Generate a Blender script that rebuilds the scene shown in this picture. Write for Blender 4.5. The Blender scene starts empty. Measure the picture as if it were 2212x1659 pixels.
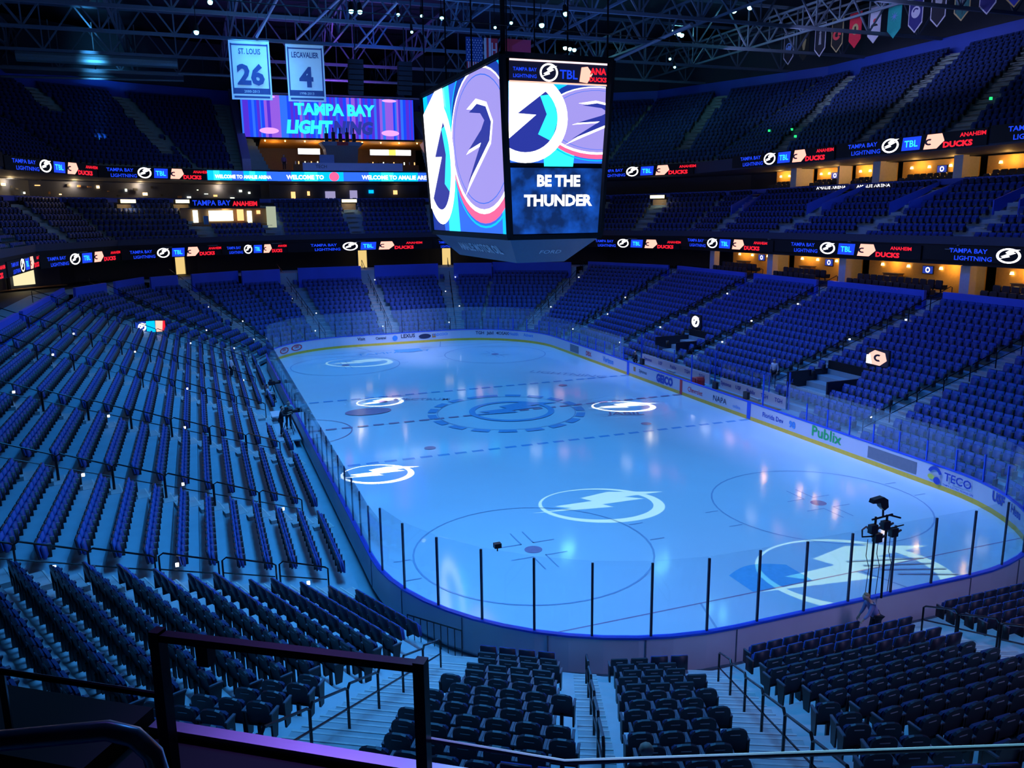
import bpy, bmesh, math, random
import numpy as np
from mathutils import Vector, Matrix
random.seed(7)
C = bpy.context.scene.collection
scn = bpy.context.scene
# ------------------------------------------------------------------ camera
IW, IH = 2212, 1659
CAM = Vector((-48.2924, 17.75, 12.5845)); YAW, PIT, ROL, FPX = -0.3596, -0.2059, -0.0113, 1782.14
FWD = Vector((math.cos(YAW)*math.cos(PIT), math.sin(YAW)*math.cos(PIT), math.sin(PIT)))
_r = Vector((math.sin(YAW), -math.cos(YAW), 0)); _u = _r.cross(FWD)
RGT = _r*math.cos(ROL)+_u*math.sin(ROL); UPV = -_r*math.sin(ROL)+_u*math.cos(ROL)
cd = bpy.data.cameras.new('camera'); cam = bpy.data.objects.new('camera', cd); C.objects.link(cam)
cd.sensor_fit = 'HORIZONTAL'; cd.sensor_width = 36.0; cd.lens = 36.0*FPX/IW; cd.clip_start = 0.05; cd.clip_end = 400
M = Matrix((RGT, UPV, -FWD)).transposed().to_4x4(); M.translation = CAM
cam.matrix_world = M; scn.camera = cam
def across(p): d = Vector(p)-CAM; return d.dot(RGT)/d.dot(FWD)      # left-to-right order, for labels
def seen(p, mg=0):           # is a world point inside the frame (used only to drop seats nobody can see)
    d = Vector(p)-CAM; z = d.dot(FWD)
    if z < .3: return False
    u = IW/2+FPX*d.dot(RGT)/z; v = IH/2-FPX*d.dot(UPV)/z
    return -mg < u < IW+mg and -mg < v < IH+mg
# ------------------------------------------------------------------ world, exposure, large lights
w = bpy.data.worlds.new('world'); scn.world = w; w.use_nodes = True
w.node_tree.nodes['Background'].inputs[0].default_value = (.002, .008, .05, 1); w.node_tree.nodes['Background'].inputs[1].default_value = .12
scn.view_settings.view_transform = 'Standard'; scn.view_settings.look = 'None'; scn.view_settings.gamma = 1
scn.view_settings.use_curve_mapping = False; scn.view_settings.exposure = 0
scn.cycles.max_bounces = 6; scn.cycles.diffuse_bounces = 3; scn.cycles.glossy_bounces = 3; scn.cycles.transmission_bounces = 4
scn.cycles.transparent_max_bounces = 16; scn.cycles.sample_clamp_indirect = 4; scn.cycles.caustics_reflective = False; scn.cycles.caustics_refractive = False
def lamp(name, kind, loc, color, power, rot=(0,0,0), **k):
    l = bpy.data.lights.new(name, kind); l.color = color; l.energy = power
    for a, b in k.items(): setattr(l, a, b)
    o = bpy.data.objects.new(name, l); C.objects.link(o); o.location = loc; o.rotation_euler = rot
    return o
ICEBLUE = (.056, .40, 1.0)
# blue house wash hung from the roof over the ice, and a wider, weaker wash for the bowl
for x in (-22, 0, 22):
    for y in (-12.5, 12.5):
        lamp('ice_wash_light', 'AREA', (x, y, 26.6), ICEBLUE, 1000 if x < 0 else 900, rot=(math.radians(-12 if y > 0 else 12), 0, 0), shape='RECTANGLE', size=9, size_y=3, spread=math.radians(84))
def aim(loc, to): return (Vector(to)-Vector(loc)).to_track_quat('-Z', 'Y').to_euler()
def wash(name, loc, to, color, power, sx, sy, spread): return lamp(name, 'AREA', loc, color, power, aim(loc, to), shape='RECTANGLE', size=sx, size_y=sy, spread=math.radians(spread))
wash('bowl_wash_light', (0, 12, 27), (0, 19, 3), (.03, .33, 1.0), 2900, 44, 4, 110)
wash('corner_wash_light', (-26, 8, 26.5), (-32, 16, 3), (.055, .36, 1.0), 950, 8, 8, 80)
wash('bowl_wash_light', (2, -10, 27), (2, -22, 3), (.035, .14, 1.0), 1500, 46, 4, 95)
wash('end_wash_light', (24, 0, 27), (38, 0, 3), (.035, .14, 1.0), 560, 5, 24, 95)
wash('near_board_added_fill', (-45, -4, 21), (-31, 1, .5), (.50, .44, 1.0), 330, 4, 16, 75)  # added lavender fill to brighten the outside of the near boards
wash('board_added_fill', (-6, 1, 21), (-6, -13, .4), (.36, .44, 1.0), 560, 34, 2, 30)  # added fill that lifts the upright face of the right boards
wash('far_board_added_fill', (16, 0, 19), (30.6, 0, .5), (.5, .56, 1.0), 260, 1, 18, 30)  # added fill so the far boards read white
lamp('rail_added_spot', 'SPOT', (-20, 4, 26), (.3, .75, 1.0), 60000, aim((-20, 4, 26), (-46.0, 15.2, 10.3)), spot_size=.13, spot_blend=.6, shadow_soft_size=.3)  # added narrow cyan spot, only there to brighten the balcony cap rail
wash('roof_added_uplight', (20, -4, 20.6), (20, -4, 40), (.06, .28, 1.0), 1700, 24, 30, 170)  # added upward fill to lift the dark roof steel
wash('pennant_wash_light', (16, -33, 27.5), (16, -44, 29.5), (.55, .55, 1.0), 520, 24, 1, 120)  # added front fill for the pennants
wash('banner_added_fill', (9, 12, 21.5), (20, 11, 23.3), (.26, .60, 1.0), 150, 3, 3, 70)  # added ice-blue fill for the hanging banners
# ------------------------------------------------------------------ materials
MAT = {}
def mat(name, col, rough=.55, metal=0, emit=None, es=1.0, noise=None, spec=.5):
    if name in MAT: return MAT[name]
    m = bpy.data.materials.new(name); m.use_nodes = True; n = m.node_tree; b = n.nodes['Principled BSDF']
    b.inputs['Base Color'].default_value = (*col, 1); b.inputs['Roughness'].default_value = rough; b.inputs['Metallic'].default_value = metal
    b.inputs['Specular IOR Level'].default_value = spec
    if emit:
        b.inputs['Emission Color'].default_value = (*emit, 1); b.inputs['Emission Strength'].default_value = es
    else:                    # a little procedural wear on every solid surface
        t = n.nodes.new('ShaderNodeTexNoise'); t.inputs['Scale'].default_value = noise[0] if noise else 6
        r = n.nodes.new('ShaderNodeMapRange'); a = noise[1] if noise else .12
        r.inputs['To Min'].default_value = 1-a; r.inputs['To Max'].default_value = 1+a
        x = n.nodes.new('ShaderNodeMix'); x.data_type = 'RGBA'; x.blend_type = 'MULTIPLY'; x.inputs['Factor'].default_value = 1
        g = n.nodes.new('ShaderNodeTexCoord'); n.links.new(g.outputs['Object'], t.inputs['Vector'])
        n.links.new(t.outputs['Fac'], r.inputs['Value']); x.inputs['A'].default_value = (*col, 1)
        n.links.new(r.outputs['Result'], x.inputs['B']); n.links.new(x.outputs['Result'], b.inputs['Base Color'])
    MAT[name] = m; return m
def led(name, col, s=1.0): return mat(name, (.01,.01,.01), .5, emit=col, es=s)
ice = mat('ice', (.74, .84, .93), .09, noise=(.5, .03))
concrete = mat('concrete', (.28, .43, .50), .6, noise=(1.5, .15))
stepc = mat('step_concrete', (.42, .46, .48), .6, noise=(2.5, .2))
nosing = mat('step_nosing', (.6, .62, .6), .5)
deckm = mat('ribbed_metal_deck', (.50, .58, .62), .42, .2, noise=(3, .12))
dark = mat('black_plastic', (.012, .013, .018), .42)
shell = mat('dark_navy_plastic', (.011, .013, .030), .45)
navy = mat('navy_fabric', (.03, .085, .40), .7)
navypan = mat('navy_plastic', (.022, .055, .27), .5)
armcap = mat('grey_arm_cap', (.12, .12, .17), .4)
pale = mat('pale_plate', (.5, .52, .58), .35)
bluewall = mat('blue_wall', (.03, .10, .72), .55, noise=(.6, .12))
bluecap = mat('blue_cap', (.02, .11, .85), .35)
white = mat('white_board', (.72, .74, .84), .35, noise=(.7, .04))
backboard = mat('grey_board_back', (.78, .74, .84), .5, noise=(.8, .1))
yellow = mat('yellow_kickplate', (.95, .62, .05), .4)
steel = mat('grey_steel', (.16, .2, .27), .5, .2)
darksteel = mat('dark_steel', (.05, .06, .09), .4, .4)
railm = mat('black_rail', (.012, .012, .016), .25, .3)
chrome = mat('satin_metal', (.55, .6, .68), .22, .9)
wallm = mat('dark_wall', (.035, .045, .09), .7)
roofm = mat('roof_deck', (.035, .045, .075), .8)
pillar = mat('pale_pillar', (.62, .58, .66), .6)
orange = mat('ochre_wall', (.80, .47, .12), .6)
woodm = mat('brown_wood', (.33, .17, .07), .5)
blackm = mat('matte_black', (.006, .006, .009), .8)
red = mat('red_plastic', (.75, .05, .06), .4)
lineblue = mat('blue_ice_paint', (.20, .46, .80), .12)
linered = mat('red_ice_paint', (.50, .30, .46), .12)
linefaint = mat('faint_ice_paint', (.42, .52, .72), .12)
creasem = mat('crease_blue_paint', (.20, .60, .93), .1)
L_white = led('led_white', (1, .97, 1), 2.6); L_cyan = led('led_cyan', (.0, .45, 1), 1.5); L_bright = led('led_bright_cyan', (.03, .75, 1), 1.4)
L_blue = led('led_blue', (.01, .06, 1), 1.1); L_deep = led('led_deep_blue', (.012, .05, .45), .9); L_navy = led('led_navy', (.035, .055, .5), .75)
L_red = led('led_red', (1, .012, .03), 1.3); L_pink = led('led_pink', (1, .12, .3), 1.25); L_salmon = led('led_salmon', (1, .42, .32), 1.7)
L_lav = led('led_lavender', (.42, .36, .95), .95); L_orange = led('led_orange', (1, .36, .16), 1.5); L_black = led('led_black', (.01, .012, .05), .5)
L_purple = led('led_purple', (.09, .03, .72), 1.0); L_viol = led('led_violet', (.33, .12, .85), .95); L_mid = led('led_mid_blue', (.03, .16, .9), 1.1)
L_green = led('led_green', (.02, .8, .2), 1.5); L_warm = led('lamp_warm', (1, .62, .22), 5); L_bulb = led('lamp_white', (1, .93, .8), 6)
L_bank = led('lamp_bank', (.25, .9, 1), 40); L_cool = led('lamp_cool', (.25, .85, 1), 9); L_dot = led('lamp_dot', (.85, .9, 1), 3.5)
# thin clear safety glass: mostly see-through, a mirror sheen and a faint diffuse haze painted in for reflected light
def glassmat(name, tint, haze):
    m = bpy.data.materials.new(name); m.use_nodes = True; n = m.node_tree; n.nodes.clear()
    o = n.nodes.new('ShaderNodeOutputMaterial'); t = n.nodes.new('ShaderNodeBsdfTransparent'); t.inputs[0].default_value = (*tint, 1)
    g = n.nodes.new('ShaderNodeBsdfGlossy'); g.inputs['Roughness'].default_value = .06; g.inputs['Color'].default_value = (.8, .9, 1, 1)
    d = n.nodes.new('ShaderNodeBsdfDiffuse'); d.inputs[0].default_value = (.55, .7, .8, 1)
    gm = n.nodes.new('ShaderNodeNewGeometry'); dt = n.nodes.new('ShaderNodeVectorMath'); dt.operation = 'DOT_PRODUCT'
    n.links.new(gm.outputs['Normal'], dt.inputs[0]); n.links.new(gm.outputs['Incoming'], dt.inputs[1]); cur = dt.outputs['Value']
    for op, v in (('ABSOLUTE', None), ('SUBTRACT', 1), ('POWER', 5), ('MULTIPLY', .9), ('ADD', .03)):      # Schlick sheen, the same from both faces
        k = n.nodes.new('ShaderNodeMath'); k.operation = op
        if op == 'SUBTRACT': k.inputs[0].default_value = 1; n.links.new(cur, k.inputs[1])
        else:
            n.links.new(cur, k.inputs[0])
            if v is not None: k.inputs[1].default_value = v
        cur = k.outputs[0]
    a = n.nodes.new('ShaderNodeMixShader'); b = n.nodes.new('ShaderNodeMixShader'); b.inputs[0].default_value = haze
    n.links.new(cur, a.inputs[0]); n.links.new(t.outputs[0], a.inputs[1]); n.links.new(g.outputs[0], a.inputs[2])
    n.links.new(a.outputs[0], b.inputs[1]); n.links.new(d.outputs[0], b.inputs[2]); n.links.new(b.outputs[0], o.inputs[0])
    MAT[name] = m; return m
glass = glassmat('clear_glass', (.97, .99, 1), .015); glass2 = glassmat('hazy_glass', (.92, .96, .98), .11)
# ------------------------------------------------------------------ mesh helpers
V = Vector
class Fr:                    # a flat frame: origin, right, up, out
    def __init__(s, o, x, y, z=None):
        s.o = V(o); s.x = V(x).normalized(); s.y = V(y).normalized(); s.z = V(z).normalized() if z else s.x.cross(s.y).normalized()
    def p(s, u, v, w=0): return s.o+s.x*u+s.y*v+s.z*w
WF = Fr((0,0,0), (1,0,0), (0,1,0))
class MB:
    def __init__(s): s.v = []; s.f = []; s.m = []; s.mats = []
    def mi(s, m):
        if m not in s.mats: s.mats.append(m)
        return s.mats.index(m)
    def poly(s, pts, m):
        i = len(s.v); s.v += [tuple(p) for p in pts]; s.f.append(tuple(range(i, i+len(pts)))); s.m.append(s.mi(m))
    def raw(s, vs, fs, m):
        i = len(s.v); k = s.mi(m); s.v += [tuple(p) for p in vs]
        for f in fs: s.f.append(tuple(i+a for a in f)); s.m.append(k)
    def box(s, c, size, m, fr=WF, mtop=None):
        a, b, h = size[0]/2, size[1]/2, size[2]/2; c = V(c)
        P = [fr.p(c.x+i*a, c.y+j*b, c.z+k*h) for k in (-1, 1) for j in (-1, 1) for i in (-1, 1)]
        fs = [(0,2,3,1), (0,1,5,4), (1,3,7,5), (3,2,6,7), (2,0,4,6)]
        s.raw(P, fs + ([] if mtop else [(4,5,7,6)]), m)
        if mtop: s.poly([P[i] for i in (4,5,7,6)], mtop)
    def prism(s, pts, h0, h1, m, fr=WF, mside=None, mback=None):   # a 2D outline in the frame's x/y, extruded along its z
        n = len(pts); A = [fr.p(x, y, h0) for x, y in pts]; B = [fr.p(x, y, h1) for x, y in pts]
        i = len(s.v); s.v += [tuple(p) for p in A+B]
        s.f.append(tuple(i+n+k for k in range(n))); s.m.append(s.mi(m))
        s.f.append(tuple(i+n-1-k for k in range(n))); s.m.append(s.mi(mback or m))
        for k in range(n):
            s.f.append((i+k, i+(k+1) % n, i+n+(k+1) % n, i+n+k)); s.m.append(s.mi(mside or m))
    def bar(s, a, b, wd, ht, m, up=(0,0,1)):
        a, b = V(a), V(b); x = (b-a); L = x.length; x.normalize(); u = V(up)
        y = u.cross(x)
        if y.length < 1e-4: y = V((0,1,0)).cross(x)
        y.normalize(); z = x.cross(y)
        s.box((L/2, 0, 0), (L, wd, ht), m, Fr(a, x, y, z))
    def tube(s, pts, r, m, n=8, cap=True):
        pts = [V(p) for p in pts]; rings = []; i0 = len(s.v); k = s.mi(m)
        rr = r if isinstance(r, (list, tuple)) else [r]*len(pts)
        for j, p in enumerate(pts):
            t = (pts[min(j+1, len(pts)-1)]-pts[max(j-1, 0)]).normalized()
            u = t.orthogonal().normalized() if j == 0 else (u-t*u.dot(t)).normalized()
            b = t.cross(u)
            s.v += [tuple(p+(u*math.cos(2*math.pi*q/n)+b*math.sin(2*math.pi*q/n))*rr[j]) for q in range(n)]
        for j in range(len(pts)-1):
            for q in range(n):
                s.f.append((i0+j*n+q, i0+j*n+(q+1) % n, i0+(j+1)*n+(q+1) % n, i0+(j+1)*n+q)); s.m.append(k)
        if cap:
            s.f.append(tuple(i0+n-1-q for q in range(n))); s.m.append(k)
            e = i0+(len(pts)-1)*n; s.f.append(tuple(e+q for q in range(n))); s.m.append(k)
    def ball(s, c, r, m, nu=10, nv=7, sc=(1,1,1)):
        c = V(c); vs = []; fs = []
        for j in range(nv+1):
            th = math.pi*j/nv
            for i in range(nu):
                ph = 2*math.pi*i/nu; vs.append(c+V((r*sc[0]*math.sin(th)*math.cos(ph), r*sc[1]*math.sin(th)*math.sin(ph), r*sc[2]*math.cos(th))))
        for j in range(nv):
            for i in range(nu): fs.append((j*nu+i, (j+1)*nu+i, (j+1)*nu+(i+1) % nu, j*nu+(i+1) % nu))
        s.raw(vs, fs, m)
    def text(s, t, fr, size, m, w=.01, align='C', sx=1.0, bold=0, shear=0):
        vs, fs, x0, x1 = TX(t, bold); k = size
        off = {'C': (x0+x1)/2, 'L': x0, 'R': x1}[align]
        s.raw([fr.p((x-off+shear*y)*k*sx, y*k, w) for x, y in vs], fs, m)
    def obj(s, name, parent=None, smooth=False, origin=None):
        me = bpy.data.meshes.new(name); vs = s.v
        if origin is not None: vs = [(a-origin[0], b-origin[1], c-origin[2]) for a, b, c in vs]
        me.from_pydata(vs, [], s.f)
        for m in s.mats: me.materials.append(m)
        me.polygons.foreach_set('material_index', s.m)
        if smooth: me.polygons.foreach_set('use_smooth', [True]*len(s.f))
        me.update(); o = bpy.data.objects.new(name, me); C.objects.link(o)
        if parent is not None: o.parent = parent
        elif origin is not None: o.location = origin
        return o
_tx = {}
def TX(t, bold=0):           # lettering as flat mesh, from Blender's own font
    if (t, bold) not in _tx:
        c = bpy.data.curves.new('t', 'FONT'); c.body = t; c.size = 1; c.offset = bold; c.resolution_u = 2
        o = bpy.data.objects.new('t', c); C.objects.link(o); bpy.context.view_layer.update()
        me = bpy.data.meshes.new_from_object(o.evaluated_get(bpy.context.evaluated_depsgraph_get()))
        vs = [(v.co.x, v.co.y) for v in me.vertices]; fs = [tuple(p.vertices) for p in me.polygons]
        bpy.data.objects.remove(o); bpy.data.curves.remove(c); bpy.data.meshes.remove(me)
        xs = [a for a, b in vs] or [0]; _tx[(t, bold)] = (vs, fs, min(xs), max(xs))
    return _tx[(t, bold)]
for t in ('TAMPA BAY', 'LIGHTNING', 'ANAHEIM', 'DUCKS', 'TBL', 'BE THE', 'THUNDER', 'WELCOME TO AMALIE ARENA', 'GEICO', 'Publix', 'TECO'): TX(t, .02)
def tag(o, label, cat, group=None, kind=None):
    o['label'] = label; o['category'] = cat
    if group: o['group'] = group
    if kind: o['kind'] = kind
    return o
def thing(name, label, cat, loc=(0,0,0), rz=0, group=None):
    o = bpy.data.objects.new(name, None); C.objects.link(o); o.location = loc; o.rotation_euler = (0, 0, rz); o.empty_display_size = .2
    return tag(o, label, cat, group)
def struct(o): o['kind'] = 'structure'; return o
def copytree(o, loc, rz, label=None, group=None):
    r = o.copy(); C.objects.link(r); r.location = loc; r.rotation_euler = (0, 0, rz)
    if label: r['label'] = label
    if group: r['group'] = group
    for ch in o.children:
        c = ch.copy(); C.objects.link(c); c.parent = r
        for g in ch.children:
            d = g.copy(); C.objects.link(d); d.parent = c
    return r
ORD = 'first second third fourth fifth sixth seventh eighth ninth tenth eleventh twelfth thirteenth fourteenth fifteenth sixteenth seventeenth eighteenth nineteenth twentieth'.split()
def nth(i): return ORD[i] if i < 20 else str(i+1)+'th'
BOLT = [[(1.05,.8), (.15,.78), (-.3,.4), (.38,.47)], [(.38,.47), (-.3,.4), (-.12,.22), (.68,.36)], [(.68,.36), (-.12,.22), (-.72,-.1), (0,.02)],
        [(0,.02), (-.72,-.1), (-.45,-.2), (.15,-.13)], [(.15,-.13), (-.45,-.2), (-1.05,-.48)]]
def clip(pts, r):            # keep the part of an outline inside a rectangle x0,y0,x1,y1
    for ax, lim, sg in ((0, r[0], 1), (0, r[2], -1), (1, r[1], 1), (1, r[3], -1)):
        out = []
        for i in range(len(pts)):
            a, b = pts[i-1], pts[i]; ia = (a[ax]-lim)*sg >= 0; ib = (b[ax]-lim)*sg >= 0
            if ia != ib:
                t = (lim-a[ax])/(b[ax]-a[ax]); out.append((a[0]+t*(b[0]-a[0]), a[1]+t*(b[1]-a[1])))
            if ib: out.append(b)
        pts = out
        if not pts: return pts
    return pts
class Flat:                  # a flat picture on a frame, every shape clipped to the panel
    def __init__(s, mb, fr, rect): s.mb = mb; s.fr = fr; s.r = rect; s.w = .01
    def add(s, pts, m, up=True):
        if up: s.w += .004
        q = clip(pts, s.r)
        if len(q) > 2: s.mb.poly([s.fr.p(x, y, s.w) for x, y in q], m)
    def arc(s, c, rx, ry, m, t0=0, t1=360, inner=0, n=40, rot=0):
        s.w += .004; cr, sr = math.cos(rot), math.sin(rot)
        def pt(t, k): x = rx*k*math.cos(t); y = ry*k*math.sin(t); return (c[0]+x*cr-y*sr, c[1]+x*sr+y*cr)
        T = [math.radians(t0+(t1-t0)*i/n) for i in range(n+1)]
        for a, b in zip(T, T[1:]):
            if inner > 0: s.add([pt(a, inner), pt(a, 1), pt(b, 1), pt(b, inner)], m, False)
            else: s.add([c, pt(a, 1), pt(b, 1)], m, False)
    def bolt(s, c, k, m, sx=1, sy=1, rot=0):
        s.w += .004; cr, sr = math.cos(rot), math.sin(rot)
        for q in BOLT: s.add([(c[0]+(x*sx*cr-y*sy*sr)*k, c[1]+(x*sx*sr+y*sy*cr)*k) for x, y in q], m, False)
    def text(s, t, c, size, m, sx=1, bold=.02, shear=0, align='C'):
        s.w += .004; s.mb.text(t, Fr(s.fr.p(c[0], c[1]), s.fr.x, s.fr.y, s.fr.z), size, m, s.w, align, sx, bold, shear)
# ------------------------------------------------------------------ plan of the bowl
RX, RY, RR = 30.48, 12.95, 8.53
NORM = [0, 18, 33, 67, 90, 113, 147, 162, 180, 198, 213, 247, 270, 293, 327, 342]
NV = [V((math.cos(math.radians(a)), math.sin(math.radians(a)))) for a in NORM]
NC = [abs(n.x)*(RX-RR)+abs(n.y)*(RY-RR)+RR for n in NV]; NF = len(NORM)
def corner(i, d):            # where facet i meets facet i+1, at distance d behind the boards
    a, b = NV[i], NV[(i+1) % NF]; p, q = NC[i]+d, NC[(i+1) % NF]+d; D = a.x*b.y-a.y*b.x
    return V(((p*b.y-q*a.y)/D, (a.x*q-b.x*p)/D))
def seg(i, d): return corner((i-1) % NF, d), corner(i, d)
def dist(p): return max(n.x*p[0]+n.y*p[1]-c for n, c in zip(NV, NC))
def v3(p, z): return V((p.x, p.y, z))
FAR = [0, 1, 2, 3, 4, 12, 13, 14, 15]      # facets of the upper tiers that the picture can show (left side, far end, right side)
def tilt(p): return -.006*(p.x-20)
# ------------------------------------------------------------------ floor, ice and its paint
def rink(r=0, n=14):         # board line as a closed path, offset r
    P = []
    for cx, cy, a0 in ((RX-RR, RY-RR, 0), (-(RX-RR), RY-RR, 90), (-(RX-RR), -(RY-RR), 180), (RX-RR, -(RY-RR), 270)):
        for i in range(n+1):
            a = math.radians(a0+90*i/n); P.append((cx+(RR+r)*math.cos(a), cy+(RR+r)*math.sin(a)))
    return P
mb = MB(); mb.box((0, 0, -.28), (150, 130, .3), concrete); struct(mb.obj('floor'))
mb = MB(); mb.prism(rink(.02), -.12, 0, ice)
inside = lambda x, y: max(abs(x)-(RX-RR), 0)**2+max(abs(y)-(RY-RR), 0)**2 < RR*RR if abs(x) > RX-RR and abs(y) > RY-RR else True
def half(x):                 # half width of the ice at x
    e = abs(x)-(RX-RR); return RY if e <= 0 else RY-RR+math.sqrt(max(RR*RR-e*e, 0))
_lay = [0.004]
def lay(): _lay[0] += .0006; return _lay[0]
def strip(x, wd, m, dash=False):
    h = half(x); z = lay(); y = -h
    step = .95 if dash else 2*h
    while y < h-.01:
        y1 = min(y+(step*.68 if dash else step), h); mb.poly([(x-wd/2, y, z), (x+wd/2, y, z), (x+wd/2, y1, z), (x-wd/2, y1, z)], m); y += step
def ring(c, r, wd, m, a0=0, a1=360, n=48, gap=0):
    z = lay()
    for i in range(n):
        if gap and i % gap == gap-1: continue
        t0 = math.radians(a0+(a1-a0)*i/n); t1 = math.radians(a0+(a1-a0)*(i+1)/n)
        mb.poly([(c[0]+k*math.cos(t), c[1]+k*math.sin(t), z) for k, t in ((r-wd, t0), (r, t0), (r, t1), (r-wd, t1))], m)
def disc(c, r, m, ry=None, n=24):
    z = lay(); mb.poly([(c[0]+r*math.cos(2*math.pi*i/n), c[1]+(ry or r)*math.sin(2*math.pi*i/n), z) for i in range(n)], m)
for s in (-1, 1):
    strip(s*7.62, .30, lineblue, True); strip(s*27.13, .06, linered)
    disc((s*26.05, 0), .75, creasem); z = lay()
    mb.poly([(s*27.1, -1.22, z), (s*27.1, 1.22, z)]+[(s*27.1-s*(1.37+.46*math.sin(math.pi*i/10)), 1.22-2.44*i/10, z) for i in range(11)], creasem)
    z = lay(); mb.poly([(s*27.16, -3.35, z), (s*27.16, -3.27, z), (s*30.3, -4.2, z), (s*30.3, -4.28, z)], linefaint); mb.poly([(s*27.16, 3.35, z), (s*27.16, 3.27, z), (s*30.3, 4.2, z), (s*30.3, 4.28, z)], linefaint)
    for t in (-1, 1):
        c = (s*21.03, t*6.71); ring(c, 4.57, .07, linefaint); disc(c, .34, linered)
        for p in (-1, 1):
            for q in (-1, 1):
                z = lay(); x, y = c[0]+p*.6, c[1]+q*.23
                mb.poly([(x, y, z), (x+p*1.2, y, z), (x+p*1.2, y+q*.05, z), (x, y+q*.05, z)], linefaint); mb.poly([(x, y, z), (x+p*.06, y, z), (x+p*.06, y+q*.9, z), (x, y+q*.9, z)], linefaint)
            z = lay()
            for q in (-1, 1): mb.poly([(c[0]+q*.85-.03, c[1]+p*4.57, z), (c[0]+q*.85+.03, c[1]+p*4.57, z), (c[0]+q*.85+.03, c[1]+p*5.2, z), (c[0]+q*.85-.03, c[1]+p*5.2, z)], linefaint)
        disc((s*6.1, t*6.71), .32, linered)
strip(0, .26, linered, True)
ring((0, 0), 5.05, .55, lineblue, n=56, gap=3); ring((0, 0), 4.45, .06, linefaint)
FL = Flat(mb, Fr((.1, -.4, .02), (.383*-1, -.924, 0), (.924, -.383, 0), (0, 0, 1)), (-9, -9, 9, 9)); FL.w = lay()-.02
FL.arc((0, 0), 2.75, 2.75, lineblue, 200, 560, .86); FL.bolt((0, 0), 2.95, lineblue)
ring((0, RY), 3.05, .06, linered, 180, 360, 24)
disc((3.6, 8.2), .95, linered, 1.5); FL.text('SPECTRUM', (-6.3, 3.2), .8, linefaint); FL.text('JABIL', (7.2, -1.2), 1.0, linered)
# advertisements painted under the ice near the near end, and by the far blue line
z = lay(); fr = Fr((-29.2, 8.0, z), (-.25, -.97, 0), (.97, -.25, 0), (0, 0, 1)); mb.text('TAMPA BAY', fr, 1.15, linefaint, 0, sx=.8, bold=.02)
mb.poly([(-29.0, 4.9, z), (-29.9, 4.7, z), (-29.9, 3.6, z), (-29.0, 3.7, z)], linefaint)
for k in range(4): mb.poly([(-26.4-.5*k, -3.4-.3*k, z), (-26.3-.5*k, -3.4-.3*k, z), (-27.1-.5*k, -6.2, z), (-27.2-.5*k, -6.2, z)], linefaint)
fr = Fr((9.5, -8.5, z), (-.7, -.7, 0), (.7, -.7, 0), (0, 0, 1)); mb.text('LIGHTNING', fr, 1.2, linefaint, 0)
fr = Fr((25.2, 1.5, z), (0, -1, 0), (1, 0, 0), (0, 0, 1)); mb.text('TAMPA BAY', fr, 1.3, creasem, 0)
io = struct(mb.obj('floor_ice'))
# ------------------------------------------------------------------ dasher boards
def along(path):
    L = [0]
    for a, b in zip(path, path[1:]): L.append(L[-1]+math.hypot(b[0]-a[0], b[1]-a[1]))
    return L
path = rink(0, 14); path = path+[path[0]]
bt = thing('dasher_boards', 'white rink boards with yellow kickplate and blue cap rail around the ice', 'rink boards', (0, 0, 0))
def wall(mb, r0, r1, z0, z1, m, top=None, inner=None):
    A = rink(r0, 14); B = rink(r1, 14); n = len(A)
    for i in range(n):
        a, b, c, d = A[i], A[(i+1) % n], B[(i+1) % n], B[i]
        mb.poly([(*b, z0), (*a, z0), (*a, z1), (*b, z1)], inner or m); mb.poly([(*d, z0), (*c, z0), (*c, z1), (*d, z1)], m)
        mb.poly([(*a, z1), (*d, z1), (*c, z1), (*b, z1)], top or m)
mb = MB(); wall(mb, 0, .10, 0, 1.05, backboard, inner=white)
P = rink(.104, 5)            # vertical seams on the outside of the boards
for p in P: mb.box((p[0], p[1], .52), (.03, .03, 1.0), steel)
mb.obj('board_panels', bt)
mb = MB(); wall(mb, -.012, .0, .0, .22, yellow); mb.obj('kickplate', bt)
mb = MB(); wall(mb, -.03, .13, 1.05, 1.11, bluecap); mb.obj('cap_rail', bt)
mb = MB()
for x in (-7.62, 7.62): mb = MB(); mb.box((x, -RY+.015, .55), (.34, .02, 1.0), bluecap); mb.obj('blue_line_mark', bt)
mb = MB(); mb.box((0, -RY+.015, .55), (.30, .02, 1.0), red); mb.obj('red_line_mark', bt)
adblue = mat('ad_blue', (.02, .06, .5), .4); adred = mat('ad_red', (.8, .08, .1), .4); addark = mat('ad_dark', (.03, .035, .09), .4); adgreen = mat('ad_green', (.02, .5, .12), .4)
adgrey = mat('ad_grey', (.20, .22, .27), .5); adsky = mat('ad_sky', (.08, .35, .85), .4); adyel = mat('ad_yellow', (.75, .8, .1), .4); admul = mat('ad_orange', (.7, .3, .05), .4)
def R(x, z=.6): return Fr((x, -RY+.013, z), (-1, 0, 0), (0, 0, 1), (0, 1, 0))
def ad(fn):
    global mb
    mb = MB(); fn(); mb.obj('advert', bt)
ad(lambda: mb.text('Publix', R(-14.35, .44), .80, adgreen, bold=.02, sx=1.15))
ad(lambda: mb.poly([R(-17.3).p(0, .30), R(-20.35).p(0, .30), R(-20.35).p(0, -.3), R(-17.3).p(0, -.3)], adgrey))
def teco():
    f = Flat(mb, Fr((-21.2, -RY+.06, .62), (-1, .062, 0), (0, 0, 1)), (-1, -.5, 3, .5)); f.arc((.25, 0), .42, .42, adblue, 20, 160, .6); f.arc((.05, -.12), .2, .12, adyel); f.arc((.4, -.22), .2, .17, adblue)
    f.text('TECO', (1.55, -.05), .52, adblue, 1.1); f.text('TAMPA ELECTRIC PEOPLES GAS', (1.6, -.3), .12, adblue)
ad(teco)
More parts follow.
